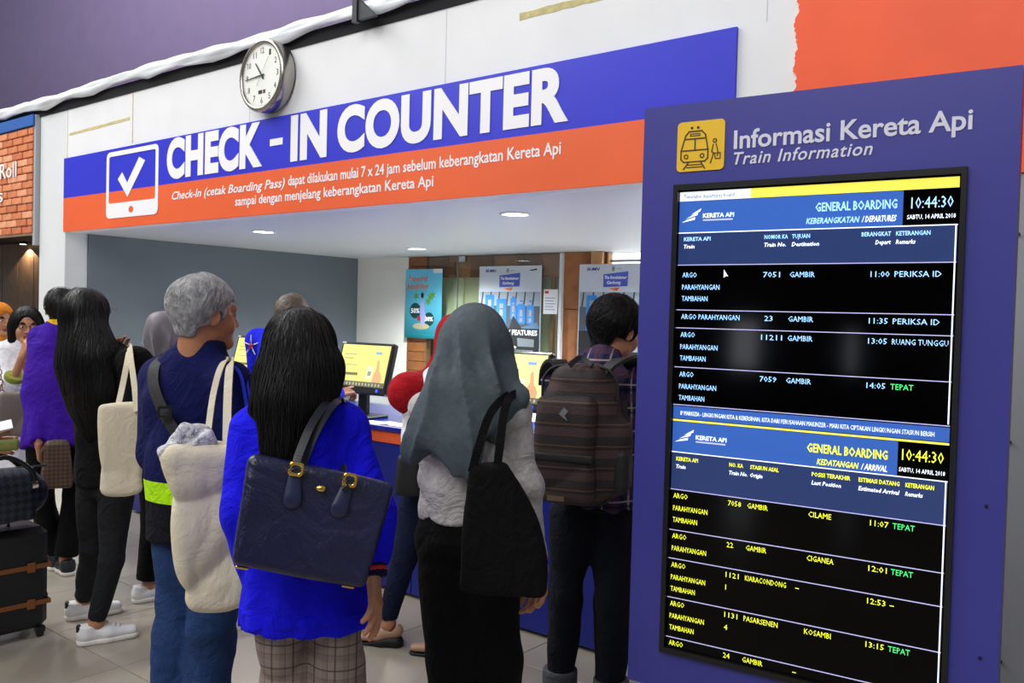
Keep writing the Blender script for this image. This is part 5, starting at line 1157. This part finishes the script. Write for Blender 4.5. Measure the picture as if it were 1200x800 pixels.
# ================================================================== BAGS AND LUGGAGE
# navy leather tote on the blue woman's back
bg_ = Thing('leather_tote', 365, 609, 2.02, 'large navy leather tote with brass rings on the back of the blue sweatshirt', 'handbag')
Rr = roty(math.radians(12.5)); sh_ = bagshape(.174, .156, -.125, .108, .070, .020, .005, 201, .007, k=.022, lo=5, hi=13); bd_ = bg_.part('bag_body', (sh_[0] @ Rr.T, sh_[1]), M_navyleather)
pan = lambda name, P3, m_, par=None: bg_.part(name, (np.array(P3[0]) @ Rr.T, P3[1]), m_, par)
for xx in (-.062, .060):
    pan('leather_tab', blob([cap((xx, -.031, .100), (xx-.008*np.sign(xx), -.043, .045), .015, .022, s=(1, .35, 1))], .003), mat('navy_leather_light', '1c2248', rough=.4), bd_)
    fr_ = MB(); ring(fr_, rrect(xx-.017, .098, xx+.017, .130, .008, 3), rrect(xx-.010, .105, xx+.010, .123, .005, 3), -.044, -.036); bg_.part('brass_ring', (np.array(fr_.V) @ Rr.T, np.array(fr_.F)), M_brass, bd_, smooth=False)
pan('emblem_bird', blob([ell((-.002, -.036, .080), (.008, .003, .004)), ell((.006, -.036, .083), (.004, .003, .003))], .0015), M_brass, bd_)
for xx in (-.125, .115): pan('brass_foot', blob([cap((xx-.012, -.03, -.127), (xx+.012, -.03, -.127), .004)], .0025), M_brass, bd_)
pan('seam', blob([cap((-.13, -.0, -.122), (.13, -.0, -.122), .006, s=(1, 5, 1))], .004), mat('navy_dark', '0a0c1e', rough=.5), bd_)
M_strap = mat('dark_leather_strap', '0f1020', rough=.4)
bg_.strap('handle', [at(345, 557, 1.985), at(350, 534, 2.02), at(363, 502, 2.06), at(378, 478, 2.12), at(390, 468, 2.20), at(396, 474, 2.30)], .019, .008, M_strap)
bg_.strap('handle', [at(352, 554, 2.04), at(368, 512, 2.07), at(385, 482, 2.12), at(398, 469, 2.19), at(406, 474, 2.30)], .017, .008, M_strap)
bg_.strap('handle', [at(405, 572, 1.985), at(403, 560, 2.03), at(402, 546, 2.10)], .017, .008, M_strap)

# canvas tote with newspaper bundle
ct_ = Thing('canvas_tote', 243, 620, 2.50, 'cream canvas tote hanging on the grey-haired man\'s shoulder, newspaper bundle inside', 'tote bag')
z0 = ct_.L(250, 716, 2.5)[2]; z1 = ct_.L(240, 530, 2.5)[2]; z1w = ct_.base[2]+z1; v, q = bagshape(.112, .088, z0, z1,   .055, .072, .006, 211, .010, skew=-.035, sag=.02, lo=8, hi=22, k=.03); v[:, 0] += .030
tb_ = ct_.part('bag_body', (v, q), F_canvas)
def strapc(T_, pts, w_, m_): return T_.strap('shoulder_strap', pts, w_, .004, m_, nrm=-CF)
strapc(ct_, [at(240, 540, 2.455), at(244, 505, 2.50), at(250, 462, 2.57), at(258, 432, 2.62), at(266, 421, 2.70), at(272, 426, 2.78)], .018, F_canvas)
strapc(ct_, [at(266, 545, 2.455), at(266, 505, 2.50), at(267, 462, 2.56), at(269, 432, 2.62), at(272, 422, 2.70), at(276, 428, 2.78)], .024, F_canvas)
mn = mat('newsprint', 'b8b8bc', rough=.8, wr=.9, wrs=11); T = NT(mn); x = T.coord(); n_ = T.noise(70, 5); T.out(T.mix(T.m('MULTIPLY', T.m('GREATER_THAN', n_, .58), .5), 'd4d4da', '66666e'))
nb_ = Thing('newspaper_bundle', 220, 530, 2.50, 'crumpled newspaper-wrapped bundle poking out of the cream canvas tote', 'bundle')
fd_ = folds(213, .009, 14, 34); nb_.part('wrapping', blob([cap(nb_.L(224, 556, 2.5), nb_.L(222, 526, 2.5), .070, .066, s=(1, .75, 1)), cap(nb_.L(205, 550, 2.5), nb_.L(235, 514, 2.5), .034, .042, s=(1, .8, 1)), cap(nb_.L(203, 550, 2.49), nb_.L(196, 528, 2.49), .024, .012), rbox(nb_.L(225, 518, 2.49), (.05, .035, .04), .006, R=roty(.5), k=.006), rbox(nb_.L(215, 535, 2.47), (.055, .03, .045), .006, R=roty(-.35) @ rotz(.3), k=.006), rbox(nb_.L(236, 528, 2.48), (.03, .04, .05), .004, R=roty(.9), k=.005)], .005, fd_, it=1, final=lambda F, X, Y, Z: np.maximum(F, (z1w-nb_.base[2]-.035)-Z+0*X)), mn, smooth=False)

# crossbody strap on the grey-haired man
cs_ = Thing('crossbody_bag', 205, 500, 2.64, 'black crossbody strap bag worn over the navy tracksuit jacket', 'bag')
cs_.strap('strap', [at(193, 418, 2.82), at(182, 428, 2.74), at(180, 450, 2.70), at(190, 478, 2.675), at(205, 505, 2.66), at(228, 535, 2.655), at(250, 560, 2.66)], .034, .006, M_nylon, n=10)
bx_ = cs_.L(193, 482, 2.655); MBk = MB(); ring(MBk, rrect(bx_[0]-.020, bx_[2]-.018, bx_[0]+.020, bx_[2]+.018, .004, 3), rrect(bx_[0]-.013, bx_[2]-.010, bx_[0]+.013, bx_[2]+.010, .003, 3), bx_[1]-.014, bx_[1]-.004); MBk.build('buckle', M_dark, cs_.o)
v, q = bagshape(.08, .08, cs_.L(255, 600, 2.66)[2], cs_.L(255, 555, 2.66)[2], .035, .03, .007, 215, .003); pc_ = cs_.L(258, 570, 2.62); v[:, 0] += pc_[0]; v[:, 1] += pc_[1]; cs_.part('pouch', (v, q), M_nylon)

# cream tote of the long-haired woman
t2 = Thing('canvas_tote', 142, 530, 3.72, 'cream canvas tote hanging from the shoulder of the woman with waist-length black hair', 'tote bag')
z0 = t2.L(145, 582, 3.72)[2]; z1 = t2.L(140, 477, 3.72)[2]; v, q = bagshape(.094, .092, z0, z1, .045, .03, .007, 221, .006, skew=-.018, sag=.015, lo=8, hi=20, k=.03); v[:, 0] += .008; t2.part('bag_body', (v, q), F_canvas)
strapc(t2, [at(137, 482, 3.69), at(143, 455, 3.74), at(149, 425, 3.78), at(152, 409, 3.84), at(155, 412, 3.92)], .025, F_canvas)
strapc(t2, [at(160, 482, 3.69), at(158, 455, 3.72), at(154, 425, 3.77), at(152, 406, 3.83), at(154, 410, 3.9)], .025, F_canvas)

# black tote of the grey scarf woman
t3 = Thing('cotton_tote', 588, 630, 2.27, 'plain black cotton tote hanging behind the woman in the slate headscarf', 'tote bag')
z0 = t3.L(588, 697, 2.27)[2]; z1 = t3.L(570, 548, 2.27)[2]; v, q = bagshape(.052, .118, z0, z1, .04, .022, .006, 231, .006, skew=-.040, lo=7, hi=18, k=.02); m_ = (v[:, 2]-z0)/(z1-z0); v[:, 0] += np.where(v[:, 0] > -.04*m_, 1, 0)*.034*np.sin(np.clip(m_, 0, 1)*math.pi)
F_bt = fabric('black_tote_cotton', '070709'); t3.part('bag_body', (v, q), F_bt)
strapc(t3, [at(553, 553, 2.25), at(562, 520, 2.255), at(573, 488, 2.285), at(586, 470, 2.33), at(600, 462, 2.44), at(606, 470, 2.52)], .022, F_bt)
strapc(t3, [at(582, 553, 2.25), at(586, 520, 2.255), at(590, 488, 2.285), at(596, 468, 2.33), at(606, 461, 2.44), at(611, 470, 2.52)], .022, F_bt)

# small black bag of the red scarf woman
t4 = Thing('shoulder_bag', 478, 550, 3.9, 'small black shoulder bag between the sweatshirt sleeve and the light grey top', 'handbag')
v, q = bagshape(.05, .06, t4.L(478, 580, 3.9)[2], t4.L(478, 535, 3.9)[2], .04, .03, .007, 235, .003); t4.part('bag_body', (v, q), M_nylon); t4.strap('strap', [at(474, 540, 3.9), at(478, 500, 3.9), at(486, 482, 3.93)], .016, .005, M_nylon)

# backpack
mb_ = mat('striped_pack_fabric', '3a2626', rough=.7, bump=.3, bscale=200); T = NT(mb_); x = T.coord(); base = T.mix(T.noise(10, 4), '170f10', '271c1e')
base = T.mix(T.m('MULTIPLY', T.stripe(x[2], .075, .030, .1), .55), base, '4c3434'); base = T.mix(T.m('MULTIPLY', T.stripe(x[2], .075, .006, .6), .6), base, '70482f'); base = T.mix(T.m('MULTIPLY', T.stripe(x[2], .075, .012, .72), .6), base, '120c0e'); T.out(base)
bk = Thing('backpack', 674, 505, 3.08, 'brown striped backpack with black trim on the man in the plaid shirt', 'backpack', face=14)
zt, zb_ = bk.L(680, 425, 3.08)[2], bk.L(670, 590, 3.08)[2]; zm = (zt+zb_)/2
main = bk.part('main_compartment', blob([rbox((.008, .035, zm-.005), (.112, .085, (zt-zb_)/2), .07, k=.02), rbox((.014, .033, zm-.035), (.142, .075, (zt-zb_)/2-.040), .07, k=.04), rbox((.03, .03, zm-.075), (.165, .055, .135), .05, k=.03)], .006, folds(241, .003, 8, 22), it=2), mb_)
fp = bk.part('front_pocket', blob([rbox((-.020, -.055, zm-.050), (.108, .035, (zt-zb_)/2-.062), .034, k=.02)], .005, folds(243, .0025, 8, 22), it=2), mb_, main)
def outline(cx, cz, hx, hz, r, y): return [at_ for at_ in [(cx+p[0], y, cz+p[1]) for p in rrect(-hx, -hz, hx, hz, r, 5)]]
def piping(name, pts, r_, m_, par): pts = pts+[pts[0]]; return MB().tube(pts, r_, 6).build(name, m_, par, True)
bk.part('pocket_trim', blob([rbox((-.015, -.045, zm-.046), (.132, .030, (zt-zb_)/2-.040), .10, k=.01)], .0055, folds(245, .0015, 8, 22)), M_nylon, main)
bk.part('side_pocket', blob([rbox((.165, .03, zm-.12), (.028, .055, .075), .025, k=.01)], .006, folds(246, .003, 10, 24)), M_nylon, main)
bk.part('pocket_divider', blob([rbox((-.02, -.090, zm-.075), (.108, .008, .014), .005)], .004), M_nylon, fp)
piping('zip', outline(.012, zm-.005, .135, (zt-zb_)/2-.006, .07, .0), .005, M_nylon, main)
lg = MB().prism([(-.035+.0, zm+.075), (-.018, zm+.098), (-.002, zm+.085), (-.014, zm+.070), (-.004, zm+.052), (-.020, zm+.062)], -.096, -.092); lg.build('logo_mark', mat('logo_silver', '8c8c90', rough=.4, metal=.5), fp)
box('label_patch', (-.07, -.092, zb_+.022), (-.01, -.086, zb_+.040), mat('patch_brown', '6b5a44'), fp)
bk.strap('grab_handle', [at(668, 428, 3.03), at(680, 419, 3.06), at(694, 428, 3.03)], .018, .010, M_nylon)
bk.strap('shoulder_strap', [at(662, 440, 3.10), at(655, 424, 3.14), at(648, 424, 3.20), at(642, 434, 3.30), at(640, 450, 3.40)], .060, .012, M_nylon, nrm=(0, 0, 1))
bk.strap('shoulder_strap', [at(700, 445, 3.06), at(716, 428, 3.08), at(734, 420, 3.13), at(742, 428, 3.24), at(745, 445, 3.32)], .060, .012, M_nylon, nrm=(-.2, -.6, 1))
# black jacket / strap hanging at the right side
bk.strap('side_strap', [at(728, 470, 3.06), at(732, 520, 3.08), at(738, 570, 3.12)], .04, .006, M_nylon)

# brown checked handbag, grey-brown handbag
def checked(key, a, b, n_=.022):
    m_ = mat(key, a, rough=.55); T = NT(m_); x = T.coord(); s1 = T.m('ADD', x[0], x[2]); s2 = T.m('SUBTRACT', x[0], x[2]); p = T.m('FLOOR', T.m('DIVIDE', s1, n_)); q = T.m('FLOOR', T.m('DIVIDE', s2, n_))
    T.out(T.mix(T.m('GREATER_THAN', T.m('FRACT', T.m('MULTIPLY', T.m('ADD', p, q), .5)), .25), a, b)); return m_
t5 = Thing('checked_handbag', 66, 545, 4.86, 'brown diamond-checked handbag below the hem of the purple shirt', 'handbag')
v, q = bagshape(.085, .115, t5.L(66, 578, 4.86)[2], t5.L(66, 520, 4.86)[2], .06, .03, .008, 251, .004, k=.05); t5.part('bag_body', (v, q), checked('brown_check', '3c2a22', '5a4436')); t5.strap('handle', [at(78, 526, 4.86), at(70, 517, 4.86), at(58, 518, 4.84), at(48, 530, 4.82), at(50, 545, 4.82)], .014, .008, mat('tan_strap', '5a3c24'))
t6 = Thing('hobo_bag', 16, 485, 5.36, 'taupe leather shoulder bag in front of the white blouse of the woman in glasses', 'handbag')
v, q = bagshape(.095, .105, t6.L(16, 512, 5.36)[2], t6.L(16, 462, 5.36)[2], .05, .03, .008, 253, .003, k=.03); t6.part('bag_body', (v, q), mat('taupe_leather', '6a6058', rough=.5))
for a, b in ((3, -2), (29, 34)):
    for k in range(7):
        p_ = at(a+(b-a)*k/7, 466-k*6, 5.36+.008*k); c_ = t6.R.T @ (p_-t6.base); tt = [(c_[0]+.012*math.cos(g)*(1 if k % 2 else .4), c_[1]+.008*math.cos(g)*(0 if k % 2 else 1), c_[2]+.019*math.sin(g)) for g in np.linspace(0, 2*math.pi, 12)]; MB().tube(tt, .0035, 5).build('chain_link', mat('bronze', '8a6a50', rough=.35, metal=.8), t6.o, True)

# suitcase with checked duffel on top
sc = Thing('suitcase', -8, 700, 4.05, 'black suitcase with tan leather straps standing at the left edge', 'suitcase', face=-18, z0=0)
M_case = mat('black_case', '15161a', rough=.45, bump=.2, bscale=120); M_tan = mat('tan_leather', '8a5428', rough=.5)
zt = sc.L(-8, 618, 4.05)[2]
cs = box('shell', (-.21, -.12, .045), (.20, .12, zt), M_case, sc.o, bev=.03)
for z_ in (.16, .33):
    for nm, lo_, hi_ in (('strap', (-.213, -.126, z_), (.206, -.120, z_+.022)), ('strap', (.200, -.124, z_), (.206, .12, z_+.022))): box(nm, lo_, hi_, M_tan, sc.o, bev=.002)
    for y_ in (-.06, .05): box('buckle', (.204, y_-.016, z_-.014), (.211, y_+.016, z_+.036), M_tan, sc.o, bev=.003)
    box('buckle', (.10, -.131, z_-.012), (.135, -.125, z_+.034), M_tan, sc.o, bev=.002)
box('luggage_tag', (.205, -.02, zt-.10), (.211, .03, zt-.03), M_tan, sc.o, bev=.002)
MB().tube([(-.06, 0, zt), (-.06, 0, zt+.02), (.06, 0, zt+.02), (.06, 0, zt)], .009, 8).build('carry_handle', M_tan, sc.o, True)
for x_, y_ in ((-.17, -.09), (.17, -.09), (-.17, .09), (.17, .09)):
    MB().cyl((x_-.012, y_, .022), (x_+.012, y_, .022), .022, 16).build('wheel', M_dark, sc.o); box('wheel_housing', (x_-.018, y_-.018, .025), (x_+.018, y_+.018, .05), M_dark, sc.o)
df = Thing('duffel_bag', 5, 585, 4.0, 'navy checked duffel bag lying on top of the suitcase', 'duffel bag', face=-18, z0=zt+.034)
v, q = blob([cap((-.30, 0, .125), (.07, 0, .125), .125, .115, s=(1, .85, 1)), rbox((-.11, 0, .06), (.22, .10, .06), .03, k=.03)], .008, folds(261, .006, 6, 16), it=2); v[:, 2] -= v[:, 2].min(); db = df.part('bag_body', (v, q), checked('navy_check', '14161f', '2a3148', .036))
for y_ in (-.06, .06):
    MB().tube(smooth_path([(-.16, y_*1.6, .17), (-.13, y_*1.3, .26), (-.02, y_, .31), (.08, y_*1.3, .25), (.10, y_*1.6, .17)], 5), .011, 8).build('handle', mat('black_leather', '0c0c10', rough=.35), df.o, True)
for x_ in (-.15, .09): MB().cyl((x_-.012, -.108, .18), (x_+.012, -.108, .18), .016, 12).build('handle_ring', M_chrome, df.o)
MB().tube([(-.25, 0, .250), (.18, 0, .246)], .006, 6).build('zip', M_chrome, df.o)
# papers and purse in the traveller's hand
pp_ = Thing('paper_documents', 6, 505, 3.70, 'folded white papers in the hand at the left edge', 'paper')
for k in range(3): MB().box((-.075, -.002, 0), (.03, .002, .055), 0, Matrix.Translation((0, -.01*k, .004*k)) @ Matrix.Rotation(math.radians(-25+6*k), 4, 'Y') @ Matrix.Rotation(math.radians(-55), 4, 'X')).build('sheet', M_lett, pp_.o)
gp = Thing('green_purse', 8, 521, 3.68, 'small olive green purse in the hand at the left edge', 'purse')
gp.part('purse_body', blob([rbox((-.01, 0, 0), (.055, .016, .024), .012)], .004, folds(271, .002, 20, 40)), mat('olive_leather', '6f7a3c', rough=.5)); box('clasp', (.0, -.019, -.004), (.012, -.014, .006), M_brass, gp.o)
